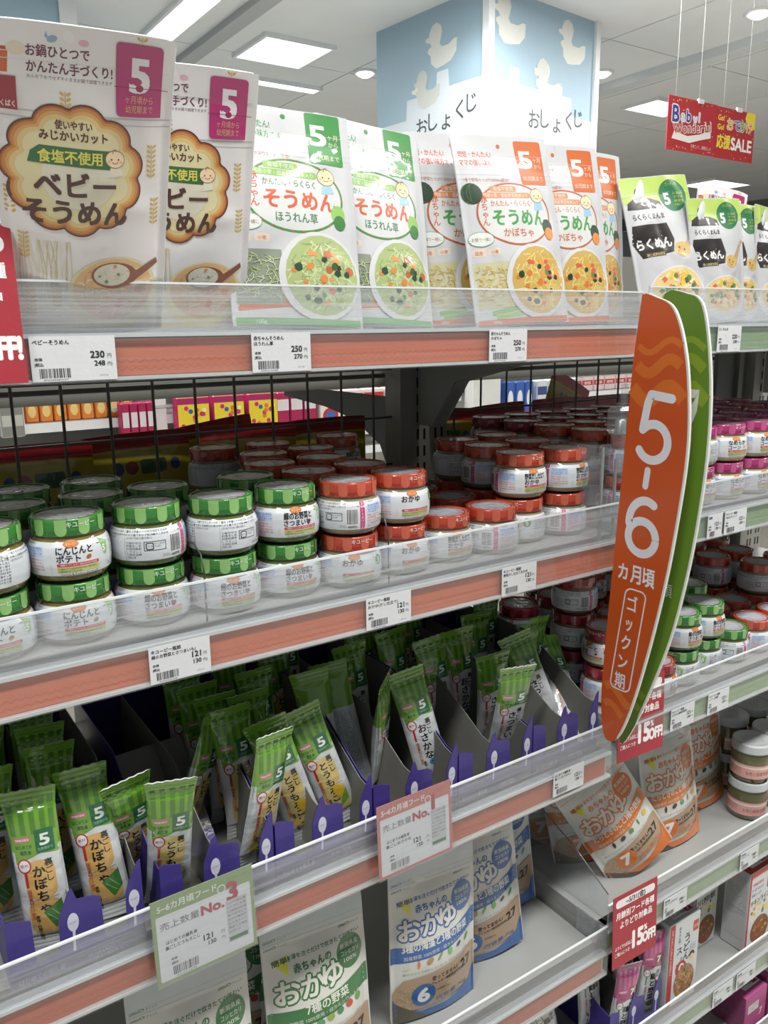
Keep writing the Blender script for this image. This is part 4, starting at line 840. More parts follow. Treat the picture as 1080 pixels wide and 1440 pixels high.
GS.location = (.343, .640, zA1); GS.rotation_euler = pose(-6, 12, 2); GS.scale = (1, 1, .95)
dup(GS, (.440, .655, zA1), pose(4, 11, 3), 'spinach noodle pouch with green tag, right one of the two')
OS = pouch('noodle_pouch', 118, 204, 9, '#c6c9cb', d_orange, 'pumpkin noodle pouch with orange tag, the whole front one in the middle', 'pouch', 'orange pumpkin noodle pouches', curl=4, bend=-2, seed=23, crease=1.1)
OS.location = (.597, .632, zA1); OS.rotation_euler = pose(-6, 11, -3); OS.scale = (1, 1, .94)
dup(OS, (.557, .668, zA1), pose(-4, 8, -2), 'pumpkin noodle pouch mostly hidden behind the left side of the front one')
dup(OS, (.682, .650, zA1), pose(-6, 8, -2.5), 'pumpkin noodle pouch just right of the front pumpkin pouch')
dup(OS, (.743, .672, zA1), pose(6, 4, -1), 'pumpkin noodle pouch at the right, cut down to a narrow strip')
RP = pouch('noodle_pouch', 108, 190, 9, '#cdd0d1', d_rice, 'black pot pouch with green circle, leaning left above the sign boards', 'pouch', 'black pot noodle pouches', curl=3, bend=-3, seed=31, crease=1.2)
RP.location = (.855, .640, zA1); RP.rotation_euler = pose(-8, 12, -7); RP.scale = (1, 1, .93)
dup(RP, (.940, .642, zA1), pose(-2, 6, -4), 'black pot pouch with lime top, left one of the two at the right edge').scale = (.95, 1, .80)
dup(RP, (1.0, .655, zA1), pose(2, 6, 0), 'black pot pouch with lime top, right one of the two at the right edge').scale = (.95, 1, .80)
dup(RP, (1.08, .66, zA1), pose(4, 5, 3), 'black pot pouch at the extreme right edge of the top shelf').scale = (.95, 1, .80)
dup(BAG, (1.13, .78, zA1), pose(-5, 4, 4), 'white noodle bag standing behind the black pot pouches')
# fourth shelf: porridge pouches
zA4 = deck_z(.673) + .001
PG = pouch('porridge_pouch', 117, 205, 14, '#cbcdca', d_okg, 'green porridge pouch standing whole beside the blue ones, below the third shelf', 'pouch', 'green porridge pouches', curl=2, bend=2, seed=41, crease=.7, top=30)
PG.location = (.343, .640, zA4); PG.rotation_euler = pose(-6, 6, 0)
dup(PG, (.205, .640, zA4), pose(-4, 3, 0), 'green porridge pouch below the No. 3 ranking card')
dup(PG, (.262, .720, zA4), pose(-20, 2, 3), 'green porridge pouch in shade behind and between the two front green ones')
dup(PG, (.352, .690, zA4), pose(-6, 6, -4), 'green porridge pouch showing only its left edge behind the whole one')
dup(PG, (.350, .735, zA4), pose(-8, 5, -5), 'green porridge pouch rearmost of the three behind the whole one')
PB = pouch('porridge_pouch', 117, 200, 14, '#cbcdca', d_okb, 'blue porridge pouch, front left one', 'pouch', 'blue porridge pouches', curl=2, bend=2, seed=43, crease=.7, top=30)
PB.location = (.500, .655, zA4); PB.rotation_euler = pose(-5, 2, 1)
dup(PB, (.604, .684, zA4), pose(-14, 1, -6), 'blue porridge pouch, middle one of the three')
dup(PB, (.675, .735, zA4), pose(-14, 1, -6), 'blue porridge pouch, rearmost of the three at the right')
PO = pouch('porridge_pouch', 112, 190, 13, '#cdccc8', d_oko, 'orange porridge pouch tipped over to the left, in front of the standing ones', 'pouch', 'orange porridge pouches', curl=2, bend=3, seed=47, crease=1.3, top=26)
PO.location = (.874, .652, zB4 + .012); PO.rotation_euler = pose(-19, 4, -32)
dup(PO, (.962, .666, zB4 + .001), pose(-5, 8, -2), 'orange porridge pouch standing upright just right of the tipped one')
dup(PO, (1.083, .704, zB4 + .001), pose(-3, 7, -1), 'orange porridge pouch standing behind the upright one, beside the glass jars')
dup(PO, (.835, .715, zB4 + .001), pose(-22, 4, -10), 'orange porridge pouch leaning in shade under the tipped one')
dup(PO, (.815, .775, zB4 + .001), pose(-24, 3, -4), 'orange porridge pouch deepest in shade beside the clear divider')
r_ = empty('shelf_divider', (.752, .612, zB4), None, 'curved clear divider at the left end of the fourth right shelf', 'divider')
MB().prism([(0, 0), (.36, 0), (.36, .13), (.20, .13), (.06, .075), (.0, .04)], 'x', 0, .0015, CLEAR).build('panel', r_); MB().tube([(.0007, 0, .04), (.0007, .06, .075), (.0007, .20, .13), (.0007, .36, .13)], .0009, M('#6c6f70', 'plastic'), 6).build('edge', r_)

# ================================================================== STICK PACKS
def stick_fn(W=40, H=155, seed=0):
    def f(x, y, o, side=-1):
        t = y / H; cr = 17
        if y > H - cr or y < cr:
            k = (H - y) / cr if y > H - cr else y / cr
            wv = .55 * math.sin(y * 2 * math.pi / 2.6); b = .5 + max(0, k - .75) * 4 * 1.0; wd2 = 1.0 - .12 * k
        else:
            s = (y - cr) / (H - 2 * cr); wv = 0; b = 1.5 + 6.0 * math.sin(s * math.pi) ** .45; wd2 = .90 - .06 * math.sin(s * math.pi) ** .5
        u = (x - W / 2) / (W / 2); X = u * W / 2 * wd2
        e = math.sqrt(max(0, 1 - abs(u) ** 2.4)); n = noise.noise(Vector((x * .06, y * .05, seed + side))) * .9 * (1 if cr < y < H - cr else .5)
        return (X * .001, (side * b * e + wv * (1 if cr > y or y > H - cr else 0) + n + side * .1 + side * o * 1000) * .001, y * .001)
    return f
def stick_proto(design, c1, c2, label, group):
    W, H = 40, 155; r_ = empty('food_stick_pack', (0, 0, 0), None, label, 'food pack', group); r_.scale = (1.1, 1, .945); f = stick_fn(seed=len(label))
    mb = MB(); nx, ny = 12, 96; V = []; F_ = []; film = M('#c6ccce', 'foil'); top = M(c1, 'foil')
    for side in (-1, 1):
        for j in range(ny + 1):
            for i in range(nx + 1):
                y = H * j / ny
                if j == ny: y += .9 * (i % 2)
                V.append(f(W * i / nx, y, 0, side))
    n = (nx + 1) * (ny + 1)
    for j in range(ny):
        for i in range(nx): a = j * (nx + 1) + i; F_.append((a, a + 1, a + nx + 2, a + nx + 1)); F_.append((n + a, n + a + nx + 1, n + a + nx + 2, n + a + 1))
    split = int(ny * .66)
    mb.add(V, [q_ for i_, q_ in enumerate(F_) if (i_ // 2) // nx < split], film, True); mb.v = mb.v[:0] + mb.v
    k0 = len(mb.v); mb.add(V, [q_ for i_, q_ in enumerate(F_) if (i_ // 2) // nx >= split], top, True)
    E2 = [(j * (nx + 1), (j + 1) * (nx + 1)) for j in range(ny)] + [((j + 1) * (nx + 1) - 1 + 0, (j + 2) * (nx + 1) - 1) for j in range(ny)] + [(i, i + 1) for i in range(nx)] + [(ny * (nx + 1) + i, ny * (nx + 1) + i + 1) for i in range(nx)]
    mb.add(V, [(a, n + a, n + b, b) for a, b in E2], film, True)
    mb.build('wrapper', r_)
    p = Print('foil'); design(p, W, H); p.build('printed_front', f, r_, L=3.2, d=.06, base=.18)
    p = Print('foil'); p.rect(3, 20, 34, 80, '#bcc4c8'); p.lines(6, 96, 13, 26, 2.4, 2.9, '#3c4244', 2); p.lines(21, 96, 13, 26, 2.4, 2.9, '#5c6a64', 3)
    p.build('printed_back', lambda x, y, o: f(x, y, o, 1), r_, L=3.2, d=.06, base=.18)
    return r_
def d_stick(top, top2, dk, name, base, accent, small='裏ごし', num='5', spoon='#b5263c'):
    def d(p, W, H):
        p.rect(1.2, 17, W - 2.4, 86, '#c9ced0')
        p.rect(.6, 102, W - 1.2, 52.5, top)
        for x in (3, 11, 19, 27, 34): p.rect(x, 117, 4.2, 37, top2)
        p.poly([(.8, 103), (W - .8, 103), (W - .8, 96), (W * .6, 99), (.8, 90)], top)
        p.rr(21, 99, 15, 21, 1, dk); p.text(num, 28.5, 106, 14, '#dfe8de', al='c', bold=.04, w=7.4); p.text('カ月頃から', 28.5, 101.5, 3, '#9cc8a4', w=12, al='c')
        p.rr(4, 111, 14, 4.4, 2, '#c86a86'); p.text('WAKODO', 11, 111.9, 3, '#f0dfe4', w=11, al='c', bold=.03)
        p.text('はじめての', 5, 105, 4, dk, w=13, bold=.03); p.text('離乳食', 8, 99.5, 4.2, dk, w=9, bold=.03)
        if base:
            p.rr(8, 55, 25, 38, 10, base); p.rr(7, 19, 27, 36, 9, base); p.line([(9, 55), (33, 56)], .8, '#a98a50')
        p.ell(9.5, 89, 5.6, 6.8, spoon); p.ell(9.5, 89, 4.3, 5.4, '#e2dfe0'); p.poly([(8.4, 83), (10.8, 83), (10.4, 68), (8.2, 68)], spoon); p.text('素材', 9.5, 88, 3.4, '#8a3a48', al='c')
        p.vtext(small, 29, 93, 7.2, '#262420', step=1.0, bold=.02); p.vtext(name, 20.5, 88, 11.4 if len(name) < 6 else 10.6, '#211f1e', step=1.06, bold=.035)
        p.vtext('国産素材だけ使用', 10, 66, 4, '#b4503c', step=.95, bold=.02); p.vtext('食塩・砂糖不使用', 13, 40, 3.6, '#3a3632', step=.95, bold=.02)
        accent(p)
    return d
def ac_pumpkin(p): p.poly([(18, 42), (34, 52), (35, 34), (26, 24)], '#41783a'); p.line([(21, 40), (30, 30)], .7, '#8cb070'); p.line([(25, 44), (32, 34)], .7, '#8cb070')
def ac_corn(p):
    p.ell(27, 44, 6, 12, '#d8b62e', 18, 20); p.poly([(20, 22), (33, 30), (34, 46), (28, 38)], '#6aa03a'); p.ell(14, 26, 5, 4, '#d8bc4c', 10)
def ac_fish(p): p.ell(25, 36, 7, 5, '#3e86b4', 16); p.poly([(31, 36), (36, 41), (36, 31)], '#3e86b4'); p.ell(22, 37, .9, .9, '#20303a', 8)
def ac_tuna(p): p.ell(26, 30, 7, 4, '#c88a3c', 16, 20); p.ell(14, 24, 5, 4, '#8a4a30', 10)
def ac_none(p): p.ell(24, 34, 8, 6, '#6a7c4c', 14)
G1, G2, GD = '#6d9e32', '#4a7e28', '#1d6240'
ST = {
    'pumpkin': stick_proto(d_stick(G1, G2, GD, 'かぼちゃ', '#cfa763', ac_pumpkin), G1, G2, 'p', 'green pumpkin baby food sticks'),
    'corn': stick_proto(d_stick(G1, G2, GD, 'とうもろこし', '#d3bd78', ac_corn), G1, G2, 'cc', 'green corn baby food sticks'),
    'fish': stick_proto(d_stick(G1, G2, GD, 'おさかな', None, ac_fish), G1, G2, 'fff', 'green-topped fish baby food sticks'),
    'tuna': stick_proto(d_stick(G1, G2, GD, 'さつまいも', None, ac_tuna), G1, G2, 'tttt', 'green-topped baby food sticks near the orange sign'),
    'pink': stick_proto(d_stick('#a83a78', '#c25c94', '#8c1c50', '鶏と野菜', None, ac_none, '国産', '7', '#3c6a4c'), '#a83a78', '#c25c94', 'ppppp', 'pink-topped baby food sticks')}
SU = {}
def stick(kind, x, y, yaw, lean, roll, label, z=.9995):
    if kind not in SU: SU[kind] = 1; o = ST[kind]; o.location = (x, y, z); o.rotation_euler = pose(yaw, lean, roll); o['label'] = label; return o
    return dup(ST[kind], (x, y, z), pose(yaw, lean, roll), label)
for a in (
    ('pumpkin', .093, .640, -18, 1, -3, 'front pumpkin stick pack at the left edge, nearest the camera'),
    ('pumpkin', .144, .650, -14, 1, -6, 'pumpkin stick pack right of the leftmost one, standing in the purple tray'),
    ('pumpkin', .058, .69, -5, 3, 2, 'pumpkin stick pack half hidden behind the leftmost one'),
    ('pumpkin', .112, .705, -2, 2, 2, 'pumpkin stick pack showing its crimp behind the second front one'),
    ('pumpkin', .115, .745, -5, 3, 1, 'pumpkin stick pack third deep behind the second front one'),
    ('pumpkin', .118, .785, -3, 5, 0, 'pumpkin stick pack rearmost behind the second front one'),
    ('pumpkin', .070, .765, -3, 5, 0, 'dim pumpkin stick pack far back at the left edge'),
    ('corn', .192, .645, -14, -17, 3, 'corn stick pack leaning forward with a wide crimp, above the No. 3 card'),
    ('corn', .180, .690, 4, -22, -9, 'corn stick pack fallen to the left behind the forward leaning one'),
    ('corn', .218, .700, 30, -12, 16, 'corn stick pack twisted sideways behind the forward leaning one'),
    ('corn', .277, .648, 12, -12, 4, 'corn stick pack turned to the right, just left of the two tilted ones'),
    ('corn', .342, .655, -14, -5, -17, 'corn stick pack tilted left behind the turned one'),
    ('corn', .385, .655, -14, -3, -19, 'corn stick pack tilted left, rightmost corn pack facing the aisle'),
    ('corn', .293, .695, -8, -4, -6, 'corn stick pack crimp first behind the turned one'),
    ('corn', .290, .728, -10, -4, -5, 'corn stick pack crimp second behind the turned one'),
    ('corn', .281, .762, -6, -4, -4, 'corn stick pack crimp third behind the turned one'),
    ('corn', .277, .80, -8, -2, -3, 'corn stick pack crimp fourth behind the turned one'),
    ('corn', .322, .715, -8, -4, -6, 'corn stick pack crimp just left of the tall tilted one'),
    ('corn', .345, .760, -6, -3, -4, 'corn stick pack crimp behind the tall tilted one'),
    ('corn', .338, .815, -6, 2, -2, 'corn stick pack far back in the second tray, tall crimp'),
    ('corn', .395, .70, 165, -6, 7, 'corn stick pack showing its white printed back'),
    ('corn', .392, .80, -4, 3, -4, 'dim corn stick pack behind the one showing its back'),
    ('corn', .425, .85, -4, 3, -2, 'dim corn stick pack far back under the shelf'),
    ('fish', .428, .700, 150, -8, 12, 'fish stick pack turned away, left of the front fish pack'),
    ('fish', .450, .695, 40, -8, -12, 'fish stick pack twisted sideways beside the turned away one'),
    ('fish', .505, .655, -20, 0, -15, 'front fish stick pack leaning left, facing the aisle'),
    ('fish', .570, .725, -12, -3, -10, 'fish stick pack behind and right of the front fish pack'),
    ('fish', .607, .730, -11, -4, -7, 'fish stick pack upright, rightmost of the three fish packs'),
    ('fish', .470, .76, -6, -2, -6, 'fish stick pack crimp in the row behind the front fish pack'),
    ('fish', .505, .80, -6, 0, -4, 'fish stick pack crimp further back behind the front fish pack'),
    ('fish', .535, .77, -6, -2, -6, 'fish stick pack crimp between the front and the middle fish pack'),
    ('fish', .560, .85, -4, 2, -3, 'dim fish stick pack far back, left of the tall crimp'),
    ('fish', .600, .83, -4, 0, -3, 'dim fish stick pack far back behind the upright one'),
    ('tuna', .697, .668, -26, -2, -22, 'sweet potato stick pack leaning far left near the sign'),
    ('tuna', .676, .715, 10, -8, 8, 'sweet potato stick pack crimp behind the one leaning far left'),
    ('tuna', .622, .700, -13, -20, -10, 'sweet potato stick pack, left one of the short pair in front'),
    ('tuna', .606, .664, -18, -22, -2, 'sweet potato stick pack, right one of the short pair in front'),
    ('tuna', .648, .765, -12, -6, -2, 'dim sweet potato stick pack behind the leaning one'),
    ('tuna', .690, .80, -8, -2, 2, 'dim sweet potato stick pack at the back of the last tray')): stick(*a)
stick('tuna', .715, .655, -6, 40, 2, 'short stick pack sunk in the last tray, rear one')
stick('tuna', .706, .632, -12, 48, 6, 'short stick pack sunk in the last tray, front one nearest the sign')
zB5 = deck_z(.483) + .001
for a in (('pink', .776, .650, -8, 2, -4, 'pink stick pack left of the udon soup box, rear left', .520), ('pink', .800, .628, -12, -3, 6, 'pink stick pack front middle below the red discount card', .490),
          ('pink', .842, .650, -8, 4, 2, 'pink stick pack rear, just under the red discount card', .520), ('pink', .866, .630, -14, 0, 5, 'pink stick pack right beside the udon soup box', .505),
          ('pink', .700, .650, -10, 0, -12, 'pink stick pack under the right end of the lowest coral strip', .515), ('pink', .655, .65, -16, 0, -16, 'pink stick pack leftmost at the bottom edge', .50)): stick(*a[:-1], z=a[-1])

# trays for the sticks
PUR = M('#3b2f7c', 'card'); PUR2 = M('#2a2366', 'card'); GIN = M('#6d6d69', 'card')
def tray(label):
    r_ = empty('display_tray', (0, 0, 0), None, label, 'box', 'purple cardboard display trays'); W = 106; D = .27
    u = [(0, 0), (W, 0), (W, 76), (W - 3, 74), (W - 11, 58), (W - 14, 48), (W - 15, 19), (W - 31, 17), (W - 33, 20), (W - 34, 56), (W - 40, 59), (W - 52, 61), (W - 55, 72), (W - 58, 70), (W - 64, 56), (W - 67, 48), (W - 68, 19), (W - 84, 17), (W - 86, 20), (W - 87, 57), (5, 62), (0, 62)]
    MB().prism([(a * .001, b * .001) for a, b in u], 'y', -.0009, .0, PUR, GIN).build('front_panel', r_)
    side = [(0, 0), (D, 0), (D, .115), (.12, .115), (.02, .062), (0, .058)]
    MB().prism(side, 'x', 0, .0009, PUR, GIN).build('side_panel', r_); MB().prism(side, 'x', W * .001 - .0009, W * .001, GIN, PUR).build('side_panel', r_)
    MB().prism([(0.001, 0), (D, 0), (D, .10), (.10, .10), (.02, .058), (.001, .055)], 'x', .0505, .0512, M('#7f7f7a', 'card'), GIN).build('divider', r_)
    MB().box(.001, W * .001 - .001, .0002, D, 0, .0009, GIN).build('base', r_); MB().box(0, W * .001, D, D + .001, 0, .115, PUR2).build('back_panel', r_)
    p = Print('card')
    for cx in (W - 7.5, W - 56.5): p.ell(cx, 42, 4.4, 8.4, '#c9cad6', 18); p.poly([(cx - 1, 35), (cx + 1, 35), (cx + .2, 16), (cx - 2, 16)], '#c9cad6'); p.text('はじめて', cx, 41, 2, '#3b2f7c', w=6, al='c')
    p.text('WAKODO', W - 48, 4.5, 5, '#a9a6cc', w=22, bold=.02); p.text('はじめての離乳食', W - 48, 1, 3, '#a9a6cc', w=24); p.text('はじめての離乳食', 6, 4, 6, '#a9a6cc', w=34, bold=.02)
    p.build('printed_front', flat_y(-.0009), r_, **FLAT); return r_
TR = tray('purple display tray, first from the left, holding the pumpkin sticks'); TX = (.055, .176, .284, .392, .500, .608)
TR.location = (TX[0], .612, .9965)
for i, x in enumerate(TX[1:]): dup(TR, (x, .612, .9965), (0, 0, 0), 'purple display tray, ' + ['second from the left, above the No. 3 card', 'third from the left, holding tilted corn sticks', 'fourth from the left, nearly empty, beside the front fish pack', 'fifth from the left, with a dark empty slot', 'last one beside the orange sign'][i])
dup(TR, (.77, .612, .5175), (0, 0, 0), 'purple display tray under the pink stick packs on the lowest visible shelf')
dup(TR, (.62, .612, .4565), (0, 0, 0), 'purple display tray at the bottom edge under the lowest coral strip')
FL = empty('flattened_carton', (.185, .68, 1.005), pose(-5, 48, -4), 'grey inner flap of an emptied carton behind the forward leaning corn pack', 'carton')
MB().box(0, .07, 0, .0015, 0, .12, GIN, .0003).build('flap', FL); MB().box(0, .07, -.0004, 0, .0, .02, PUR).build('folded_edge', FL)

# ================================================================== CARTONS on the lower right
def carton(name, w, h, d, base, front, topc, sidec, label, sidefn=None):
    r_ = empty(name, (0, 0, 0), None, label, 'box', 'baby meal cartons'); a, b, c = w * .001, h * .001, d * .001
    MB().box(0, a, 0, c, 0, b, M(base, 'card'), .0006).build('carton', r_)
    p = Print('card'); front(p, w, h); p.build('printed_front', flat_y(0), r_, **FLAT)
    p = Print('card'); p.rect(.8, .8, d - 1.6, h - 1.6, sidec); p.lines(4, h - 14, d - 8, 18, 2.2, 4, '#55585c', 5); p.rect(4, 20, d - 8, .6, '#777777'); p.rect(4, h * .5, d - 8, .5, '#777777')
    if sidefn: sidefn(p, d, h)
    p.build('printed_side', lambda x, y, o: (-o, c - x * .001, y * .001), r_, **FLAT)
    p = Print('card'); p.rect(.8, .8, w - 1.6, d - 1.6, topc); p.rect(w * .25, d * .2, w * .7, d * .6, '#d8d8d8'); p.text('たっぷり野菜', w * .3, d * .3, 5, '#3a3a3a', w=w * .4, bold=.03); p.rect(w * .7, d * .25, w * .22, d * .45, '#a02a62'); p.text('7', w * .81, d * .32, 9, '#eeeeee', al='c', bold=.03)
    p.build('printed_top', lambda x, y, o: (x * .001, y * .001, b + o), r_, **FLAT); return r_
def f_udon(p, w, h):
    p.rect(.6, .6, w - 1.2, h - 1.2, '#c6cbcd'); p.rect(.6, .6, w * .16, h - 1.2, '#a8282a'); p.vtext('まるごとおいしい赤ちゃんの和風めん', w * .09, h - 8, 5, '#e6d4cc', step=.9)
    p.rr(w * .78, h - 30, 12, 18, 1, '#b8442c'); p.text('五目', w * .78 + 6, h - 24, 6, '#e8dcc8', al='c', w=9)
    p.vtext('うどん', w * .60, h - 26, 16, '#2a2624', step=1.0, bold=.03); p.vtext('スープ', w * .36, h - 44, 14, '#2a2624', step=.95, bold=.03); p.vtext('赤ちゃん用', w * .34, h - 10, 5.5, '#3a3634', step=1.0, bold=.02); p.lines(w * .70, h - 52, w * .22, 4, 2.6, 4, '#5a6a9a', 3)
    p.ell(w * .44, h * .42, 12, 13, '#a8282a', 20); p.ell(w * .46, h * .42, 6, 8, '#e2dcd8', 16); p.ell(w * .47, h * .42, 3.4, 5, '#a8282a', 14)
    p.food(w * .58, h * .24, w * .34, h * .20, '#8c6238', ['#c9a66a', '#a87c44', '#dcc08c'], ['#5a7a34', '#d87a3c', '#6a4428', '#3c5a2c'], 60, 22, 4); p.ell(w * .80, h * .52, 6, 6, '#2a2220', 10); p.ell(w * .80, h * .48, 5, 7, '#dcb896', 10)
def f_chick(title):
    def f(p, w, h):
        p.rect(.6, .6, w - 1.2, h - 1.2, '#ccd0cf'); p.rect(.6, h - 9, w - 1.2, 8.4, '#b3332a'); p.rect(.6, .6, w * .07, h - 1.2, '#a8282a')
        for i in range(14): p.rect(w * .08 + i * w * .065, h - 11.5, w * .03, 2.5, '#b3332a')
        p.rr(w * .74, h - 42, w * .2, 28, 1, '#a02a62'); p.text('7', w * .84, h - 34, 16, '#eeeeee', al='c', bold=.04); p.text('WAKODO', w * .14, h - 26, 7, '#b3332a', w=w * .42, bold=.04)
        p.text('グーグーキッチン', w * .12, h - 36, 7, '#3a6aa8', w=w * .48, bold=.03); p.text('野菜たっぷり', w * .12, h - 45, 6, '#3a6aa8', w=w * .4, bold=.02); p.text(title, w * .12, h - 62, 12, '#2a2624', w=w * .76, bold=.03, rot=4)
        q = random.Random(9)
        for i in range(16): p.ell(w * q.uniform(.15, .85), h * q.uniform(.42, .56), w * .05, w * .045, q.choice(('#d8b83c', '#e6cc5c', '#c87a3c', '#4a7a3c')), 9)
        p.food(w * .58, h * .2, w * .38, h * .18, '#8a4a2c', ['#b87040', '#9c5a34', '#c88a50'], ['#5a7a34', '#d8903c', '#c8a04c'], 40, 20, 7)
    return f
c1 = carton('udon_soup_box', 66, 142, 35, '#bfc5c7', f_udon, '#aab0b2', '#b9bfc1', 'white and red udon soup box at the bottom right', lambda p, d, h: p.ell(d / 2, h * .62, 8, 8, '#a8282a')); c1.location = (.893, .613, .5175); c1.rotation_euler = (0, 0, R(-2))
c2 = carton('meal_box', 60, 142, 36, '#b8bcbc', f_chick('さけと野菜の雑炊'), '#b3332a', '#b9bcbc', 'red-topped meal box standing right behind the udon soup box'); c2.location = (1.022, .662, .5175)
c3 = carton('meal_box', 66, 142, 42, '#b8bcbc', f_chick('チキンライス'), '#b3332a', '#b5b8b8', 'red-topped chicken rice box with grey printed side, bottom right'); c3.location = (1.090, .614, .5175)
dup(c3, (1.185, .626, .5175), (0, 0, 0), 'red-topped box behind the chicken rice box at the right edge')
dup(c2, (.872, .70, .5175), (0, 0, 0), 'dim red and white box behind the pink sticks')
c4 = carton('biscuit_box', 60, 70, 60, '#a04a80', lambda p, w, h: (p.rect(.6, .6, w - 1.2, h - 1.2, '#a8427c'), p.text('7', w * .7, 20, 18, '#e6c8d8', bold=.03), p.rect(8, 36, 30, 16, '#d8d0d0'), p.lines(10, 48, 26, 3, 3, 4, '#3a3034', 2)), '#b04f86', '#8c3a68', 'magenta box, leftmost of those on the lowest right shelf'); c4.location = (1.115, .615, .3445)
for i in range(3): dup(c4, (1.185 + i * .066, .615, .3445), (0, 0, 0), ['magenta box second from left on the lowest right shelf', 'magenta box third from left on the lowest right shelf', 'magenta box fourth from left on the lowest right shelf'][i])
# ================================================================== BEYOND THE MESH
# snack bags of the back-to-back bay, seen from behind
def d_snack(p, w, h):
    p.rect(.5, .5, w - 1, h - 1, '#b0a020'); p.rect(.5, h - 22, w - 1, 21.5, '#b8202a'); p.rect(.5, h - 26, w - 1, 4, '#d0b42c'); p.lines(20, h - 80, w - 40, 16, 3.6, 6, '#3a3614', 4)
    p.ell(w * .3, h - 48, 7, 9, '#2a4a7c'); p.ell(w * .42, h - 48, 9, 9, '#8c3a1c'); p.rr(w * .5, h - 58, w * .25, 20, 4, '#2c5a30'); p.ell(w * .84, h - 48, 7, 9, '#2a4a7c')
SN = pouch('snack_bag', 150, 250, 16, '#a89c22', d_snack, 'yellow snack bag with red top seen through the mesh, leftmost', 'bag', 'yellow snack bags behind the mesh', seed=61, crease=1.2, top=20)
SN.location = (.20, 1.10, 1.111)
for i, (x, y, z, a) in enumerate(((.345, 1.12, 1.113, (2, 0, -1)), (.495, 1.10, 1.115, (-3, 0, 1)), (.64, 1.12, 1.112, (2, 0, 0)), (.50, 1.19, 1.114, (2, 0, -7)), (.855, 1.11, 1.113, (-2, 0, 2)), (1.0, 1.12, 1.112, (3, 0, -2)), (1.145, 1.11, 1.115, (0, 0, 1)), (1.22, 1.22, 1.155, (10, 0, 22)), (1.29, 1.12, 1.112, (0, 0, 0)))):
    dup(SN, (x, y, z), pose(*a), ['yellow snack bag through the mesh, second from left', 'yellow snack bag through the mesh, third from left', 'yellow snack bag beside the slotted upright, left side', 'yellow and red snack bag tilted with one corner raised, behind the left mesh', 'yellow snack bag just right of the slotted upright', 'yellow snack bag through the right mesh, second one', 'yellow snack bag through the right mesh, third one', 'snack bag whose pointed corner sticks up behind the right mesh', 'yellow snack bag through the right mesh, behind the sign clamp'][i])
# shelving across the next aisle
FS = empty('far_shelving', (0, 2.95, 0), None, 'white shelving across the next aisle seen through the mesh', 'shelving')
MB().box(.3, 6.2, .40, .44, 0, 1.30, M('#c9c8c2', 'metal')).build('back_panel', FS)
for x0, x1, z in ((.3, 6.2, 1.36), (.3, 2.4, 1.183), (2.45, 6.2, 1.148), (.3, 6.2, .99)): MB().box(x0, x1, 0, .40, z - .012, z + .012, M('#e4e6e6', 'metal')).build('shelf_board', FS); MB().box(x0, x1, -.01, 0, z - .02, z + .012, M('#e9ebec', 'plastic')).build('label_rail', FS)
MB().box(.8, 3.2, -.02, -.012, 1.222, 1.232, M('#c8caca', 'metal')).build('hanging_rail', FS)
for x in (.965, 2.44): MB().box(x, x + .045, -.015, .40, 0, 1.5, M('#e6e7e6', 'metal')).build('post', FS)
def far_item(name, x, y, z, w, h, base, art, label, cat='packet', group=None, d=.05):
    r_ = empty(name, (x, y, z), None, label, cat, group)
    MB().box(0, w, 0, d, 0, h, M(base, 'card'), min(w, h, d) * .12).build('pack', r_); p = Print('card'); art(p, w * 1000, h * 1000); p.build('printed_front', flat_y(0), r_, L=9e9, d=.4, base=.6); return r_
def a_orange(p, w, h): p.rect(3, 3, w - 6, h - 6, '#e58a3a'); p.ell(w / 2, h / 2, w * .3, h * .28, '#f2d48a'); p.rect(6, h * .75, w - 12, h * .14, '#f0e8d0')
def a_hang(p, w, h):
    p.rect(3, 3, w - 6, h - 6, '#e8cf2e'); p.rect(3, h * .84, w - 6, h * .13, '#a81c64')
    q = random.Random(5)
    for i in range(16): p.ell(q.uniform(.15, .85) * w, q.uniform(.12, .78) * h, w * .07, w * .07, q.choice(('#d87a2c', '#c8246c', '#f4e89a', '#2c5aa8')), 8, layer=2)
def a_noodle(p, w, h): p.rect(3, 3, w - 6, h - 6, '#e9dcd8'); p.rect(3, h * .72, w - 6, h * .2, '#c22c30'); p.ell(w / 2, h * .48, w * .36, h * .17, '#c22c30'); p.ell(w / 2, h * .48, w * .24, h * .1, '#3a6ab0'); p.rect(3, h * .1, w - 6, h * .14, '#d8464a')
def a_blue(p, w, h): p.rect(3, 3, w - 6, h - 6, '#3c62b0'); p.ell(w * .5, h * .6, w * .3, h * .2, '#e4e8ee'); p.rect(5, h * .2, w - 10, h * .1, '#c83a3c')
def a_bw(p, w, h): p.rect(3, 3, w - 6, h - 6, '#d4d8de'); p.rect(3, h * .65, w - 6, h * .2, '#3c4c86'); p.ell(w * .5, h * .35, w * .28, h * .16, '#4c5c9c')
def a_red(p, w, h): p.rect(3, 3, w - 6, h - 6, '#e6d6d6'); p.rect(3, h * .4, w - 6, h * .34, '#c83c40'); p.text('野菜', w * .2, h * .48, h * .2, '#f2e6e6', w=w * .6, bold=.03)
def a_grey(p, w, h): p.rect(3, 3, w - 6, h - 6, '#8a8c86'); p.rect(6, h * .3, w - 12, h * .3, '#c4c4bc')
def a_stripe(p, w, h): p.rect(3, 3, w - 6, h - 6, '#a81c50'); p.rect(3, h * .55, w - 6, h * .28, '#dcd6da')
def row(name, n, x0, dx, y, z, w, h, base, art, lab, group, d=.05):
    first = None
    for i in range(n):
        lb = f"{lab}, {ORD[i]} from left"
        if first is None: first = far_item(name, x0, y, z, w, h, base, art, lb, 'packet', group, d)
        else: dup(first, (x0 + i * dx, y, z), (0, 0, 0), lb)
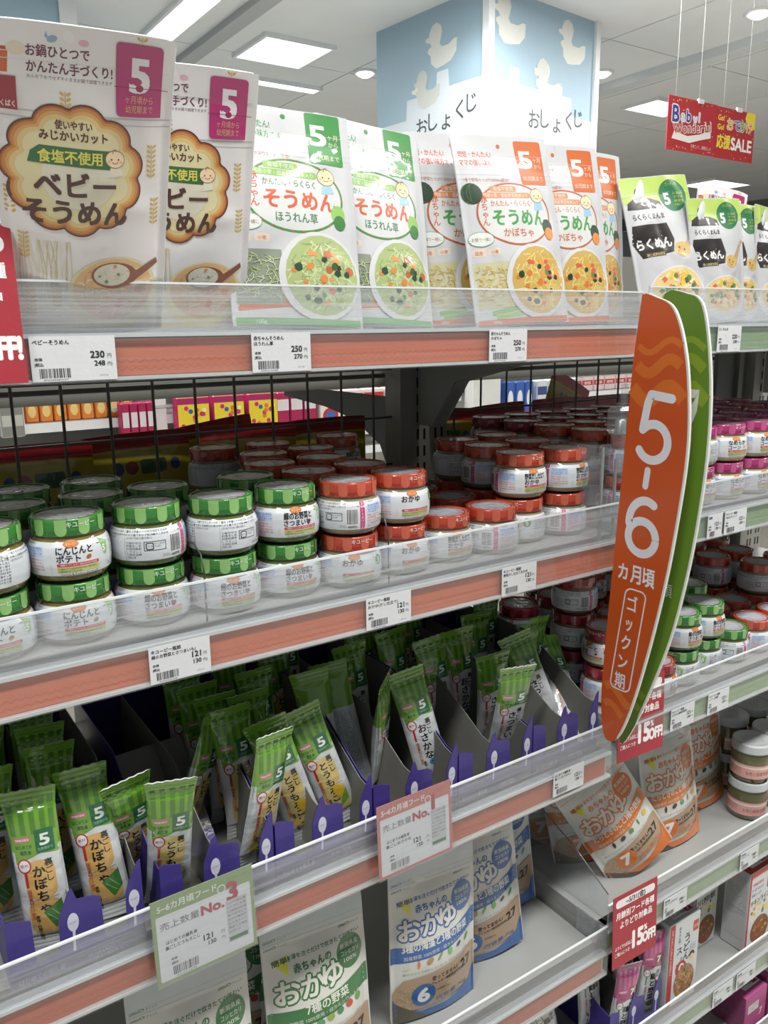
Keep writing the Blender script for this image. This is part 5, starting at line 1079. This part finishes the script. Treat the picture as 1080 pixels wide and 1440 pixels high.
row('grey_bottle_pack', 2, .36, .08, 2.88, 1.162, .075, .12, '#d9dde0', a_grey, 'white and grey pack through the mesh at the left edge', 'packs at the left edge beyond the mesh')
row('orange_food_pack', 8, .535, .046, 2.97, 1.196, .043, .075, '#dd7a30', a_orange, 'small orange pack on the far shelf', 'orange packs on the far shelf')
row('grey_food_pack', 6, .53, .056, 2.97, 1.003, .05, .085, '#7d7f78', a_grey, 'grey pack on the shaded far shelf board', 'grey packs on the far shelf')
row('magenta_card_pack', 4, .83, .030, 2.88, 1.06, .028, .19, '#a81c50', a_stripe, 'magenta and white pack hanging near the white post', 'magenta packs by the white post')
row('yellow_snack_pack', 3, 1.03, .14, 2.88, 1.085, .125, .175, '#c21c68', a_hang, 'yellow and magenta snack pack beyond the mesh', 'yellow snack packs across the aisle')
row('pink_snack_pack', 3, 1.43, .06, 2.88, 1.10, .055, .155, '#b01c60', a_stripe, 'pink snack pack beyond the mesh', 'pink snack packs across the aisle')
row('noodle_pack', 4, 1.62, .105, 2.88, 1.06, .10, .19, '#d8c4c0', a_noodle, 'white and red packet beyond the mesh', 'white and red packets across the aisle')
row('pink_roll_pack', 4, 2.24, .05, 2.96, 1.196, .045, .07, '#a83c54', a_stripe, 'small dark pink pack left of the white column', 'dark pink packs across the aisle')
row('blue_food_pack', 3, 2.62, .06, 2.88, 1.04, .055, .20, '#2c56a4', a_blue, 'blue packet right of the white column', 'blue packets across the aisle')
row('navy_white_pack', 4, 2.82, .07, 2.88, 1.04, .065, .20, '#ccd2da', a_bw, 'white and navy packet beyond the right mesh', 'white and navy packets across the aisle')
row('red_food_pack', 14, 3.14, .085, 2.97, 1.161, .08, .075, '#d8c8c8', a_red, 'red and white pack beyond the right mesh', 'red and white packs across the aisle')
row('white_food_pack', 12, 4.4, .12, 2.97, 1.161, .11, .06, '#d8dadb', a_bw, 'white pack beyond the far part of the mesh', 'white packs across the aisle')
CO = empty('white_column', (2.40, 2.86, 0), None, 'plain white column beyond the mesh, right of the slotted upright', 'column')
MB().box(0, .17, 0, .06, 0, 1.6, M('#dfe1de', 'plastic'), .004).build('shaft', CO)
